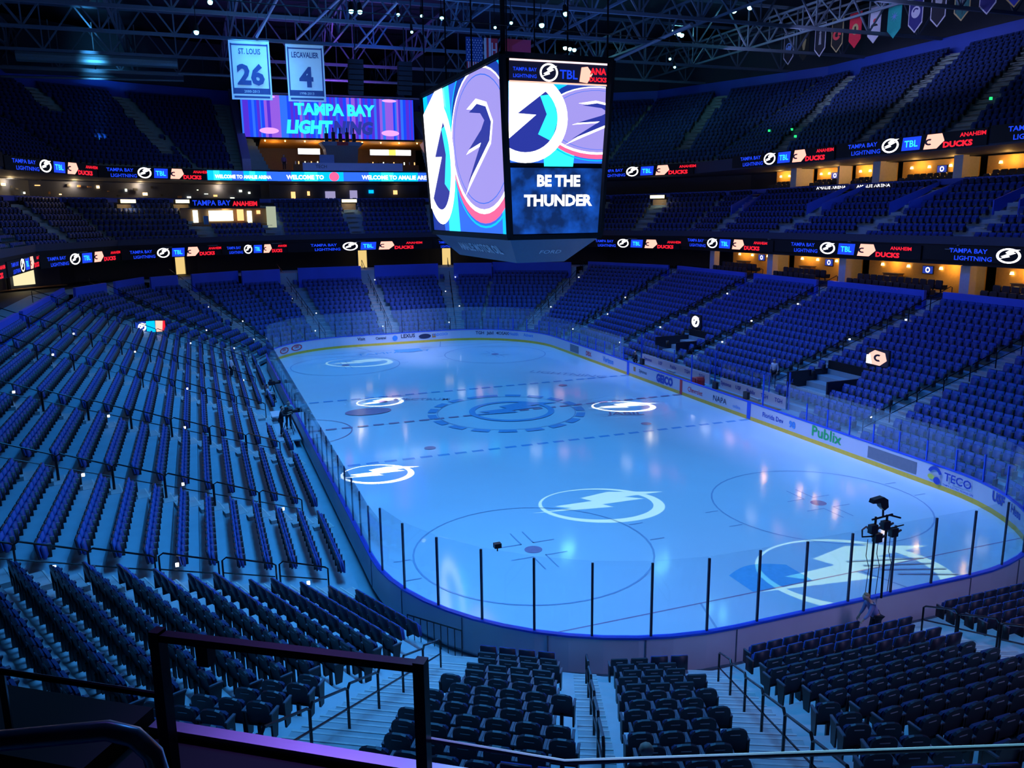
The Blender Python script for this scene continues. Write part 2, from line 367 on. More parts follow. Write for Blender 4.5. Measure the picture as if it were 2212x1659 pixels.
ad(lambda: mb.text('GEICO', R(2.2, .36), .78, adblue, bold=.06, sx=.95))
def syn():
    mb.box((6.6, -RY+.006, .66), (.3, .02, .34), admul); mb.text('Synovus', R(5.3, .55), .36, addark, bold=.01)
ad(syn)
ad(lambda: mb.text('Chevrolet', R(-1.75, .42), .48, adred, bold=.01, sx=.9)); 
ad(lambda: mb.text('NAPA', R(-4.6, .42), .52, addark, sx=1.1)); ad(lambda: mb.text('online', R(-6.4, .42), .32, adsky))
ad(lambda: mb.text('Florida Dev', R(-9.9, .5), .40, adblue, bold=.01)); ad(lambda: mb.text('98', R(-11.6, .45), .52, adsky, bold=.04))
ad(lambda: mb.text('DEX', R(14.6, .42), .52, adred, bold=.03)); ad(lambda: mb.text('Verizon', R(11.0, .42), .6, adsky, bold=.03))
ad(lambda: mb.poly([R(16.6).p(0, .33), R(18.4).p(-0, .33), R(18.4).p(0, -.33), R(16.6).p(0, -.33)], adgrey))
def RC(a):                   # frame on the inside of a right-hand corner (angle from its centre)
    n = V((math.cos(a), math.sin(a), 0)); sx = -1 if math.cos(a) < 0 else 1
    c = V((sx*(RX-RR), -(RY-RR) if math.sin(a) < 0 else RY-RR, .6)); return Fr(c+n*(RR-.025), n.cross(V((0, 0, 1))) * -1 if False else V((0, 0, 1)).cross(-n), (0, 0, 1), -n)
ad(lambda: mb.text('USF', RC(math.radians(248)), .55, adblue, bold=.05)); ad(lambda: mb.text('Hess', RC(math.radians(238)), .5, adblue, bold=.03))
def FE(y): return Fr((RX-.025, y, .6), (0, -1, 0), (0, 0, 1), (-1, 0, 0))
for y, t, m, s in ((3.6, 'Visit', addark, .42), (1.7, 'Central', addark, .34), (-1.0, 'LEXUS', addark, .5), (-4.35, 'BADCOCK', adsky, .34)): ad(lambda: mb.text(t, FE(y), s, m, bold=.02))
ad(lambda: Flat(mb, FE(.3), (-3, -.5, 3, .5)).arc((0, .02), .26, .26, adsky)); ad(lambda: Flat(mb, FE(-1.9-.9), (-3, -.5, 3, .5)).arc((-.1, .02), .62, .24, addark))
ad(lambda: mb.box((RX-.02, -3.62+.0, .62), (.02, .34, .36), admul))
for a, t, m in ((64, 'Bay', addark), (298, 'Advent', adsky), (310, 'Health', adsky), (318, 'MOSAIC', addark), (327, 'Jabil', addark), (334, 'TGH', addark)): ad(lambda: mb.text(t, RC(math.radians(a)), .42, m, bold=.02))
for a in (40, 52):
    ad(lambda: Flat(mb, RC(math.radians(a)), (-3, -.5, 3, .5)).arc((0, .03), .72, .28, adred, inner=.72)); ad(lambda: mb.text('DEX', RC(math.radians(a)), .3, adred, bold=.03))
# ------------------------------------------------------------------ glass panels with their posts
pth = rink(.06, 10); pth = pth+[pth[0]]; LEN = along(pth)
def at(s):
    s %= LEN[-1]
    for i in range(len(pth)-1):
        if LEN[i+1] >= s:
            t = (s-LEN[i])/max(LEN[i+1]-LEN[i], 1e-9); a, b = pth[i], pth[i+1]; return V((a[0]+t*(b[0]-a[0]), a[1]+t*(b[1]-a[1])))
NP = round(LEN[-1]/1.62); gcount = {}
GS = {'near': 'at the near end', 'left': 'along the left boards', 'right': 'along the right boards', 'far': 'at the far end'}
for i in range(NP):
    a = at(i*LEN[-1]/NP); b = at((i+1)*LEN[-1]/NP); mid = (a+b)/2
    side = 'near' if mid.x < -23.2 else 'far' if mid.x > 23.5 else 'left' if mid.y > 0 else 'right'
    if side == 'right' and -10.8 < mid.x < 9.2: continue           # open benches
    top = 3.32 if side in ('near', 'far') else 2.86
    if mid.x < -28.6 and -.7 < mid.y < .55: top = 3.32
    gcount[side] = gcount.get(side, 0)+1; k = gcount[side]
    first = {'near': 'left', 'left': 'far', 'right': 'near', 'far': 'right'}[side]
    t = thing('rink_shield', f'clear rink glass panel {GS[side]} with dark post, {nth(k-1)} from the {first} corner', 'rink glass', (a.x, a.y, 1.11), 0, 'safety glass panels round the rink')
    d = (b-a).normalized(); fr = Fr((0, 0, 0), (d.x, d.y, 0), (0, 0, 1)); L = (b-a).length; h = top-1.11
    mb = MB(); mb.box((L/2, h/2, 0), (L-.05, h, .014), glass2 if side in ('right', 'far') else glass, fr); mb.obj('pane', t)
    near = mid.x < -10 and mid.y > -9 or mid.x < -26
    mb = MB(); hp = h-.06 if near else h*.55
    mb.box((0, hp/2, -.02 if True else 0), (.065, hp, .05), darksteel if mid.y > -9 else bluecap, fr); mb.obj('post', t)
# ------------------------------------------------------------------ lower bowl: terraces
PITCH, D0, Z0, RISE = .81, 1.0, .30, .324
NR = 19
NRF = {90: 18, 67: 17, 33: 16, 18: 15, 0: 15, 342: 15, 327: 16, 293: 18, 270: 18}
nrow = lambda i: NRF.get(NORM[i], 19)
zrow = lambda k: Z0+RISE*k
drow = lambda k: D0+PITCH*k                      # seat line of row k
mb = MB()
for i in range(NF):
    n_ = nrow(i)
    for k in range(n_+1):
        d0 = drow(k)-.36; d1 = drow(k+1)-.36 if k < n_ else 17.6; z = zrow(k) if k < n_ else 6.43; zb = zrow(k-1) if k else 0.02
        a, b = seg(i, d0); c, e = seg(i, d1); m = deckm if NORM[i] in (113, 147, 162) or (NORM[i] == 180) else concrete
        mb.poly([v3(a, zb), v3(a, z), v3(b, z), v3(b, zb)], concrete); mb.poly([v3(a, z), v3(c, z), v3(e, z), v3(b, z)], m)
struct(mb.obj('floor_lower_tier'))
# aisles: centre line at the first row and far up the bowl
AISLES = [('left', 'near-left corner aisle where the rows turn', (-22.9, 14.0), (-26.0, 22.1), 1.0),
  ('left', 'left side aisle, second from the camera', (-16.1, 14.0), (-18.2, 24.0), 1.1), ('left', 'left side aisle, third from the camera', (-7.0, 14.0), (-9.4, 24.0), 1.1),
  ('left', 'left side aisle, fourth from the camera', (2.0, 14.0), (.4, 25.5), 1.1), ('left', 'left side aisle, fifth from the camera', (10.9, 14.0), (9.0, 25.0), 1.1),
  ('left', 'left side aisle, sixth from the camera', (19.4, 14.0), (20.2, 25.0), 1.1),
  ('near', 'wide near-corner aisle behind the black posts', (-27.9, 12.0), (-33.9, 15.5), 1.7), ('near', 'narrow railed aisle in the near block', (-30.2, 8.95), (-36.0, 11.55), .62),
  ('near', 'near end aisle left of the person at the glass', (-31.1, 5.6), (-37.3, 8.6), 1.25), ('near', 'near end aisle right of the person at the glass', (-31.6, -.9), (-36.1, .7), 1.25),
  ('near', 'near end aisle at the right edge', (-31.6, -8.4), (-36.5, -10.4), 1.25),
  ('right', 'right side aisle, nearest the camera', (-15.0, -14.0), (-16.2, -24.4), 1.1), ('right', 'right side aisle, second from the camera', (-5.5, -14.0), (-7.0, -28.9), 1.1),
  ('right', 'right side aisle, third from the camera', (4.6, -14.0), (3.7, -28.5), 1.1), ('right', 'right side aisle, fourth from the camera', (13.5, -14.0), (13.0, -27.8), 1.1),
  ('right', 'right side aisle, fifth from the camera', (22.2, -14.0), (25.2, -26.0), 1.1), ('far', 'far right corner aisle', (28.0, -11.9), (39.2, -25.6), 1.2),
  ('far', 'far end aisle right of the scoreboard', (31.6, -6.3), (45.6, -9.7), 1.2), ('far', 'far end aisle under the scoreboard', (31.6, .25), (45.8, .2), 1.2),
  ('far', 'far end aisle left of the scoreboard', (31.5, 6.7), (45.9, 9.6), 1.2), ('far', 'far left corner aisle', (28.0, 11.9), (41.6, 20.8), 1.2), ('far', 'far left corner aisle nearer the side', (24.6, 13.9), (33.0, 27.0), 1.2)]
AL = []
for z_, nm, p, q, wd in AISLES:
    p, q = V(p), V(q); u = (q-p).normalized(); AL.append((z_, nm, p, u, wd))
def hit_d(p, u, d):          # walk the aisle until it is d behind the boards
    lo, hi = -3., 40.
    for _ in range(40):
        m = (lo+hi)/2
        if dist(p+u*m) < d: lo = m
        else: hi = m
    return p+u*lo
def in_aisle(q, pad=.24):
    for _, _, p, u, wd in AL:
        r = q-p
        if r.dot(u) > -1.6 and abs(r.x*u.y-r.y*u.x) < wd/2+pad: return True
    return False
for z_, nm, p, u, wd in AL:
    mb = MB()
    for k in range(NR):
        q = hit_d(p, u, drow(k)-.36)
        if not seen((q.x, q.y, zrow(k)), 250): continue
        n = V((-u.y, u.x)); z = zrow(k); c = q-u*.2
        fr = Fr((c.x, c.y, z-RISE/2-.1), (n.x, n.y, 0), (u.x, u.y, 0), (0, 0, 1))
        if k: mb.box((0, 0, -.02), (wd, .42, .2+.0), stepc, fr); mb.box((0, -.19, .085), (wd, .05, .014), nosing, fr)
        c2 = q+u*.03; fr = Fr((c2.x, c2.y, z+.007), (n.x, n.y, 0), (u.x, u.y, 0), (0, 0, 1)); mb.box((0, 0, 0), (wd, .05, .014), nosing, fr)
        c3 = q+u*.3; fr = Fr((c3.x, c3.y, z+.004), (n.x, n.y, 0), (u.x, u.y, 0), (0, 0, 1)); mb.box((0, 0, 0), (wd, .5, .008), stepc, fr)
    if mb.f: struct(mb.obj('floor_aisle_steps'))
# ------------------------------------------------------------------ seats
ARCH = [(-.215, 0)]+[(-.215, .30), (-.20, .37), (-.15, .42), (-.07, .445), (.07, .445), (.15, .42), (.20, .37), (.215, .30)]+[(.215, 0)]
SQR = [(-.215, 0), (-.22, .40), (-.205, .425), (.205, .425), (.22, .40), (.215, 0)]
navyshade = mat('navy_cushion_shaded', (.012, .03, .13), .7)  # darker copy of the seat navy: near chairs' shade put into the colour
def seat_proto(outline, name_label):
    t = thing('arena_chair', name_label, 'seat')
    bk = Fr((0, -.10, .42), (1, 0, 0), (0, -.17, 1), (0, 1, .17))      # backrest plane, leaning back, out = towards the ice
    mb = MB(); mb.prism(outline, -.055, -.01, shell, bk); b = mb.obj('backrest', t)
    mb = MB(); mb.prism([(x*.86, y*.80+.03) for x, y in outline], -.009, .03, navyshade, bk); mb.obj('cushion', b)
    mb = MB(); mb.box((0, .335, -.058), (.17, .018, .008), pale, bk); c = mb.obj('seat_plate', b); c['label'] = 'pale number strip'
    sp = Fr((0, -.02, .40), (1, 0, 0), (0, -.12, 1), (0, 1, .12))
    mb = MB(); mb.prism([(-.195, 0), (-.195, .30), (-.15, .34), (.15, .34), (.195, .30), (.195, 0)], -.03, .03, navyshade, sp); mb.obj('seat', t)
    for s in (-1, 1):
        mb = MB(); mb.prism([(-.18, .12), (-.02, .12), (.05, .56), (.08, .61), (-.20, .61)], -.018, .018, dark, Fr((s*.237, 0, 0), (0, 1, 0), (0, 0, 1))); mb.box((s*.237, -.06, .622), (.05, .27, .03), armcap); mb.obj('armrest', t)
    mb = MB(); mb.bar((-.24, -.1, .36), (.24, -.1, .36), .06, .06, dark); mb.box((0, -.16, .2), (.07, .06, .4), dark); mb.obj('stand', t)
    return t
SITES = []
for i in range(NF):
    for k in range(nrow(i)):
        a, b = seg(i, drow(k)); L = (b-a).length; n = int((L-.1)/.53)
        if n < 1: continue
        u = (b-a)/L; m = (L-n*.53)/2
        run = []
        for j in range(n):
            q = a+u*(m+.53*(j+.5)); z = zrow(k)
            if not seen((q.x, q.y, z+.6), 420): continue
            if in_aisle(q): continue
            if NORM[i] == 270 and (-10.6 < q.x < -6.9 and 3 <= k <= 6 or 5.9 < q.x < 9.2 and 3 <= k <= 6): continue     # tunnel mouths
            if NORM[i] == 90 and -2.8 < q.x < 4.4 and k < 2: continue                                                  # camera platform
            if NORM[i] == 270 and k == 0 and -11 < q.x < 10: continue                                                 # player benches
            if NORM[i] == 180 and k == 0 and -1.0 < q.y < 1.3: continue
            if NORM[i] == 270 and k == 1 and -11 < q.x < 10: continue
            if NORM[i] == 90 and 20.5 < q.x and 9 <= k <= 11: continue
            SITES.append((q.x, q.y, z, math.radians(NORM[i]+90), i, k))
SITES.sort(key=lambda s: (V(s[:3])-CAM).length_squared)
def inframe(s): return seen((s[0], s[1], s[2]+.55), 10)
near = [s for s in SITES if inframe(s)][:300]; ns = set(near)
proto = {}
rows = {}
def block(s):                # which block of seats between two aisles
    q = V((s[0], s[1])); best = []
    for j, (_, nm, p, u, wd) in enumerate(AL):
        r = q-p; side = u.x*r.y-u.y*r.x; along_ = r.dot(u)
        if -2.5 < along_ < 22: best.append((abs(side), j, side > 0))
    best.sort(); return best[0][1], best[0][2]
for s in near:
    j, left = block(s); rows.setdefault((j, left, s[5]), []).append(s)
AN = {0: 'corner aisle', 1: 'second left aisle', 6: 'wide corner aisle', 7: 'narrow railed aisle', 8: 'aisle left of bending person', 9: 'aisle right of bending person', 10: 'right edge aisle'}
for (j, left, k), L in rows.items():
    _, nm, p, u, wd = AL[j]
    L.sort(key=lambda s: abs(u.x*(s[1]-p.y)-u.y*(s[0]-p.x)))
    for m, s in enumerate(L):
        sq = k < 5; side = ('before' if left else 'beyond') if AL[j][0] == 'left' else 'right of' if left else 'left of'     # as the camera sees it
        shape = 'square-backed' if sq else 'round-topped'
        lab = f'dark {shape} chair, row {k+1} from ice, {nth(m)} {side} {AN.get(j, "the left side aisle")}'
        if sq not in proto: proto[sq] = o = seat_proto(SQR if sq else ARCH, lab); o.location = s[:3]; o.rotation_euler = (0, 0, s[3]); o['group'] = 'seats in the near stands'
        else: copytree(proto[sq], s[:3], s[3], lab, 'seats in the near stands')
# every other seat of the house: one mass
def boxes(L):
    vs = []; fs = []; ms = []
    for (c, sz, m, lean) in L:
        i = len(vs)
        for z in (-1, 1):
            for y in (-1, 1):
                for x in (-1, 1): vs.append((c[0]+x*sz[0]/2*(.9 if z > 0 and m == 0 else 1), c[1]+y*sz[1]/2-lean*z*sz[2]/2, c[2]+z*sz[2]/2))
        for f in ((0,1,5,4), (1,3,7,5), (3,2,6,7), (2,0,4,6), (4,5,7,6)): fs.append([i+a for a in f]); ms.append(m)
    return np.array(vs), np.array(fs), np.array(ms)
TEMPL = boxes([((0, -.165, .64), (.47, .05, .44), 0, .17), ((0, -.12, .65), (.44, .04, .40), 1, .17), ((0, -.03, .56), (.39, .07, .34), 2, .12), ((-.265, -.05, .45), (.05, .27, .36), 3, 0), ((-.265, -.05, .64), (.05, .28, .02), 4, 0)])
def mass(name, sites, mats, T, label, cat):
    tv, tf, tm = T; n = len(sites); S = np.array([s[:4] for s in sites]); c, s_ = np.cos(S[:, 3]), np.sin(S[:, 3])
    X = tv[None, :, 0]*c[:, None]-tv[None, :, 1]*s_[:, None]+S[:, 0:1]; Y = tv[None, :, 0]*s_[:, None]+tv[None, :, 1]*c[:, None]+S[:, 1:2]; Z = tv[None, :, 2]+S[:, 2:3]
    vs = np.stack([X, Y, Z], -1).reshape(-1, 3); fs = (tf[None]+(np.arange(n)*len(tv))[:, None, None]).reshape(-1, 4)
    me = bpy.data.meshes.new(name); me.vertices.add(len(vs)); me.vertices.foreach_set('co', vs.ravel().astype(np.float32))
    me.loops.add(fs.size); me.loops.foreach_set('vertex_index', fs.ravel().astype(np.int32))
    me.polygons.add(len(fs)); me.polygons.foreach_set('loop_start', (np.arange(len(fs))*4).astype(np.int32))
    me.polygons.foreach_set('material_index', np.tile(tm, n).astype(np.int32))
    for m in mats: me.materials.append(m)
    me.update(calc_edges=True); me.validate(); o = bpy.data.objects.new(name, me); C.objects.link(o)
    return tag(o, label, cat, kind='stuff')
REST = [s for s in SITES if s not in ns]
# ------------------------------------------------------------------ rim of the lower bowl: blue wall with gaps for the aisles
for i in FAR:
    a, b = seg(i, drow(nrow(i))-.5); L = (b-a).length; u = (b-a)/L; n = NV[i]; run = None
    N_ = int(L/.25)
    for j in range(N_+1):
        q = a+u*(j*L/N_); bad = in_aisle(q, .15) or j == N_
        if not bad and run is None: run = q
        if bad and run is not None:
            if (q-run).length > 1.0:
                e = q; mb = MB(); zb = zrow(nrow(i)-1)-.1; zt = 7.0
                fr = Fr(v3((run+e)/2, 0), n_x := V((n.y, -n.x, 0)) * -1, (0, 0, 1), (-n.x, -n.y, 0))
                l = (e-run).length; mb.box((0, (zb+zt)/2+tilt(run)*.5, 0), (l, zt-zb, .22), bluewall, fr); struct(mb.obj('wall_rim'))
            run = None
def band(name, facets, pts, m, struct_=True):      # pts: (d, z) outline swept along the facets
    mb = MB()
    for i in facets:
        for (d0, z0), (d1, z1) in zip(pts, pts[1:]):
            a, b = seg(i, d0); c, e = seg(i, d1)
            mb.poly([v3(a, z0+tilt(a)), v3(b, z0+tilt(b)), v3(e, z1+tilt(e)), v3(c, z1+tilt(c))], m)
    o = mb.obj(name); return struct(o) if struct_ else o
def fplane(i, d, z):         # frame on facet i, seen from the ice, at distance d
    a, b = seg(i, d); c = (a+b)/2; n = NV[i]; return Fr((c.x, c.y, z+tilt(c)), (n.y, -n.x, 0), (0, 0, 1), (-n.x, -n.y, 0)), (b-a).length
# middle and upper tiers
def tier(name, facets, d0, z0, n, pitch, rise, cols, skip=()):
    mb = MB(); sites = []
    for i in facets:
        for k in range(n):
            da, db = d0+pitch*k, d0+pitch*(k+1); z = z0+rise*k; zb = z0+rise*(k-1) if k else z0-.25
            a, b = seg(i, da); c, e = seg(i, db)
            mb.poly([v3(a, zb+tilt(a)), v3(b, zb+tilt(b)), v3(b, z+tilt(b)), v3(a, z+tilt(a))], concrete)
            mb.poly([v3(a, z+tilt(a)), v3(b, z+tilt(b)), v3(e, z+tilt(e)), v3(c, z+tilt(c))], concrete)
            p, q = seg(i, da+.45); L = (q-p).length; m = int((L-.2)/.56); u = (q-p)/L; st = (L-m*.56)/2
            for j in range(m):
                r = p+u*(st+.56*(j+.5)); zz = z+tilt(r)
                if not seen((r.x, r.y, zz+.5), 300): continue
                if any(abs((r-A).x*U.y-(r-A).y*U.x) < .95 and (r-A).dot(U) > -3 for A, U in cols): continue
                if any(f(i, k, r) for f in skip): continue
                sites.append((r.x, r.y, zz, math.radians(NORM[i]+90)))
    struct(mb.obj(name)); return sites
def cols(L): return [(V(a), (V(b)-V(a)).normalized()) for a, b in L]
C2 = cols([((13.15,-30), (10.2,-34.5)), ((3.4,-30.1), (.7,-35)), ((-6.4,-30.1), (-7.6,-34)), ((22.15,-29.65), (22.7,-34)), ((-16,-30), (-17.5,-34)), ((34,-29.2), (36.8,-34.5)),
   ((47.6,25.9), (53.2,30.9)), ((47.3,17.9), (52.7,21.1)), ((47.8,9.7), (51.6,10.6)), ((46.8,.14), (52,.36)), ((46.9,-9.5), (52,-11)), ((21,29.9), (22,35)), ((34,29), (37,34.5))])
C3 = cols([((8.1,-36.3), (13.4,-51)), ((18.8,-35.8), (26.8,-50.9)), ((36,-36.0), (48.8,-52.1)), ((-1.1,-36.3), (4.4,-51)), ((-10,-36.3), (-6,-51)), ((52.7,20.7), (69,27.8)), ((54.5,31.4), (63.4,37.2)), ((52.9,12.6), (67.6,13.6)), ((57, -20), (78, -30)), ((53, -14), (68, -19))])
club = lambda i, k, r: k > 3 and i == 0 and 9.3 < r.y or k > 2 and i == 1 and 9.0 < r.y < 19.2
S2 = tier('floor_middle_tier', FAR, 16.9, 9.9, 8, .8, .55, C2, (club,))
UP = [1, 2, 3, 4, 12, 13, 14, 15]
edge = lambda i, k, r: i in (1, 15) and -12.5 < r.y < 13.4
S3 = tier('floor_upper_tier', UP, 20.5, 17.4, 20, .85, .475, C3, (edge,))
mass('arena_seats', REST+S2+S3, [shell, navy, navypan, dark, armcap], TEMPL, 'rows of dark navy folding seats filling the stands around the ice', 'seats')
def stairs(cl, d0, z0, n, pitch, rise, vom):
    for A, U in cl:
        mb = MB(); k0 = 0
        for k in range(n):
            q = hit_d(A-U*6, U, d0+pitch*k); 
            if not seen((q.x, q.y, z0+rise*k), 200): continue
            nn = V((-U.y, U.x)); z = z0+rise*k+tilt(q)
            for off, dz in ((.12, -rise/2), (.5, 0)):
                c = q+U*(off-.35); fr = Fr((c.x, c.y, z+dz+.01), (nn.x, nn.y, 0), (U.x, U.y, 0), (0, 0, 1)); mb.box((0, 0, 0), (1.1, .4, .03), stepc, fr)
            fr = Fr((q.x, q.y, z+.03), (nn.x, nn.y, 0), (U.x, U.y, 0), (0, 0, 1)); mb.box((0, 0, 0), (1.1, .05, .014), nosing, fr)
        if mb.f: struct(mb.obj('floor_aisle_steps'))
stairs(C2, 16.9, 9.9, 8, .8, .55, True); stairs(C3, 20.5, 17.4, 20, .85, .475, False)
# fascias, suite shells, rails
band('wall_suite_lower', FAR, [(17.6, 6.43), (22.2, 6.43), (22.2, 8.75), (16.9, 8.75), (16.9, 9.95)], wallm)
band('wall_fascia_middle', FAR, [(16.75, 8.6), (16.75, 9.95), (16.9, 10.0)], blackm)
band('wall_tier_front', FAR, [(16.7, 9.95), (16.7, 10.5), (16.85, 10.5), (16.85, 9.95)], wallm)
band('wall_middle_back', FAR, [(23.3, 13.2), (23.3, 14.35)], wallm)
band('trim_middle_rail', FAR, [(23.0, 14.15), (23.0, 14.55), (23.2, 14.55), (23.2, 14.1)], bluewall)
band('wall_suite_upper', FAR, [(23.2, 13.9), (26.5, 13.9), (26.5, 16.3), (18.4, 16.3), (18.4, 17.4), (20.5, 17.4)], wallm)
band('trim_top_band', UP, [(37.4, 26.55), (38.0, 26.6), (38.0, 28.4), (38.6, 28.4)], bluewall)
band('wall_top', UP, [(38.5, 28.3), (38.5, 34)], roofm)
# suites on the right side: shells, pillars, sconces and lit back walls
def suite(idx, x0, x1, y, zb, zt, label, upper):
    t = thing('suite_box', label, 'suite', ((x0+x1)/2, y, zb), 0, 'lit suites on the right side'); o = t.location.copy()
    mb = MB(); xm = x0+(x1-x0)*.12
    mb.box(((x0+x1)/2, y, (zb+zt)/2), (x1-x0, .1, zt-zb), orange); mb.box(((x0+x1)/2, y+1.6, zb-.02), (x1-x0, 3.2, .06), woodm); mb.obj('back_wall', t, origin=o)
    mb = MB(); mb.box((x0+.12, y+.75, (zb+zt)/2), (.24, 1.4, zt-zb), pillar); mb.obj('side_wall', t, origin=o)
    mb = MB(); mb.box((x0+(x1-x0)*.72, y+.5, zb+.55), (1.5, .5, 1.1), woodm); mb.box((x0+(x1-x0)*.72, y+.5, zb+1.12), (1.6, .6, .05), addark); mb.obj('cabinet', t, origin=o)
    mb = MB(); mb.box((x0+(x1-x0)*.45, y+.09, zb+1.55), (1.0, .06, .6), dark); s = mb.obj('screen', t, origin=o)
    mb = MB(); f = Flat(mb, Fr((x0+(x1-x0)*.45, y+.125, zb+1.55), (-1, 0, 0), (0, 0, 1), (0, 1, 0)), (-.45, -.26, .45, .26)); f.add([(-.45, -.26), (.45, -.26), (.45, .26), (-.45, .26)], L_deep); f.arc((0, 0), .2, .2, L_white, inner=.6); m2 = mb.obj('screen_picture', s); m2.location = (0, 0, 0)
    m2.data.transform(Matrix.Translation(-o))
    for k in (.14, .34, .62, .86):
        x = x0+(x1-x0)*k; mb = MB(); mb.prism([(-.13, 0), (.13, 0), (.07, .2), (-.07, .2)], -.06, .06, L_warm, Fr((x, y+.14, zt-.62), (-1, 0, 0), (0, 0, 1))); mb.obj('sconce', t, origin=o)
    for k in (.24, .74): lamp('suite_lamp', 'POINT', (x0+(x1-x0)*k, y+.75, zt-.35), (1, .52, .12), 62 if upper else 52, shadow_soft_size=.1)
LS = [(-16.3, -7.4), (-6.6, 4.0), (4.8, 13.0), (13.8, 22.2)]
for j, (a, b) in enumerate(LS): suite(j, a, b, -32.7, 6.5, 8.75, f'amber lit lower suite, {["nearest the camera", "second from the camera", "third from the camera", "farthest from the camera"][j]}', False)
US = [(-9.4, -.9), (-.2, 7.2), (7.8, 12.6), (13.1, 17.6), (18.2, 23.6)]
for j, (a, b) in enumerate(US): suite(j, a, b, -38.6, 14.0, 16.3, f'amber lit upper suite, {nth(j)} from the right edge of the photo', True)
for j, x in enumerate((-7.0, 4.4, 13.4, 22.4)):
    mb = MB(); mb.box((x, -30.6, 7.6), (.75, .6, 2.2), pillar); tag(mb.obj('pillar'), f'pale square pillar between lower suites, {nth(j)} from the right', 'pillar', 'suite pillars')
for j, x in enumerate((-.55, 7.5, 17.9)):
    mb = MB(); mb.box((x, -36.3, 15.4), (.8, .6, 1.9), pillar); tag(mb.obj('pillar'), f'pale square pillar between upper suites, {nth(j)} from the right', 'pillar', 'suite pillars')
# club chairs in the suites (small black armchairs in two or three rows)
mb = MB(); mb.box((0, .02, .30), (.5, .46, .16), dark); mb.prism([(-.26, .3), (-.27, .78), (-.2, .86), (.2, .86), (.27, .78), (.26, .3)], -.06, .06, shell, Fr((0, -.2, 0), (1, 0, 0), (0, 0, 1)))
for s in (-1, 1): mb.box((s*.27, .02, .44), (.07, .44, .2), dark, mtop=armcap)
mb.tube([(0, 0, 0), (0, 0, .24)], .05, dark, 6); cp = mb.obj('club_chair'); used = False
def chair(x, y, z, rz, lab, grp):
    global used
    o = cp if not used else cp.copy()
    if used: C.objects.link(o)
    used = True; o.location = (x, y, z); o.rotation_euler = (0, 0, rz); tag(o, lab, 'chair', grp)
stp = MB()
for j, (a, b) in enumerate(LS):
    for r in range(2):
        y = -28.9-1.05*r; z = 6.5+.3*r; stp.box(((a+b)/2, y-.25, z-.18), (b-a-.4, .95, .36), wallm)
        n = int((b-a-2.6)/.66)
        for k in range(n):
            chair(a+.9+(b-a)*.02+.66*k, y, z, math.pi-0, f'black club chair in the lower suite {["nearest the camera", "second from the camera", "third from the camera", "farthest from the camera"][j]}', f'club chairs, lower suite {nth(j)}')
for j, (a, b) in enumerate(US):
    for r in range(2):
        y = -36.6-.9*r; z = 14.05+.3*r; stp.box(((a+b)/2, y-.2, z-.15), (b-a-.4, .9, .3), wallm)
        n = int((b-a-1.7)/.66)
        for k in range(n): chair(a+.7+.66*k, y, z, math.pi, f'black club chair in the upper suite {nth(j)} from the right edge', f'club chairs, upper suite {nth(j)}')
struct(stp.obj('floor_suite_steps'))
# middle tier entrances: blue slanted side walls on the right, lit lintels far left
for j, (x, dx) in enumerate(((13.2, -2.6), (3.6, -2.4), (-6.4, -1.2), (22.4, 0))):
    mb = MB(); y0, y1 = -33.0, -36.2
    for s in (-1, 1): mb.prism([(0, 12.0), (3.4, 14.2), (3.4, 14.5), (0, 13.0)], -.08, .08, bluewall, Fr((x+dx*.75+s*.95, y0, 0), (dx*.28, -1, 0), (0, 0, 1)))
    mb.box((x+dx*.95, y1+.1, 13.1), (1.9, .1, 1.7), blackm); struct(mb.obj('wall_entrance'))
for j, (ci, a) in enumerate(((6, 42), (7, 28), (9, 0), (5, -57))):
    x, y = hit_d(C2[ci][0], C2[ci][1], 21.6)
    t = thing('entrance_light', ['bright pale lintel light over the far left stair', 'bright pale lintel light over the stair left of the bar', 'bright pale lintel light right of the bar', 'bright pale lintel light right of the scoreboard'][j], 'light', (x, y, 13.95), math.radians(a))
    mb = MB(); mb.box((0, 0, .1), (.35, 1.9, .42), dark); mb.obj('housing', t)
    mb = MB(); mb.box((-.19, 0, .1), (.04, 1.75, .34), led('lintel_lit', (1, .86, .45), 3)); mb.obj('diffuser', t)
    mb = MB(); fr = Fr((x, y, 12.6), (math.cos(math.radians(a)), math.sin(math.radians(a)), 0), (-math.sin(math.radians(a)), math.cos(math.radians(a)), 0)); mb.box((.5, 0, 0), (.1, 1.7, 2.3), mat('tan_wall', (.35, .25, .15), .6), fr); struct(mb.obj('wall_entrance'))
    lamp('entrance_lamp', 'POINT', (x-.5*math.cos(math.radians(a)), y-.5*math.sin(math.radians(a)), 13.7), (1, .8, .45), 22, shadow_soft_size=.2)
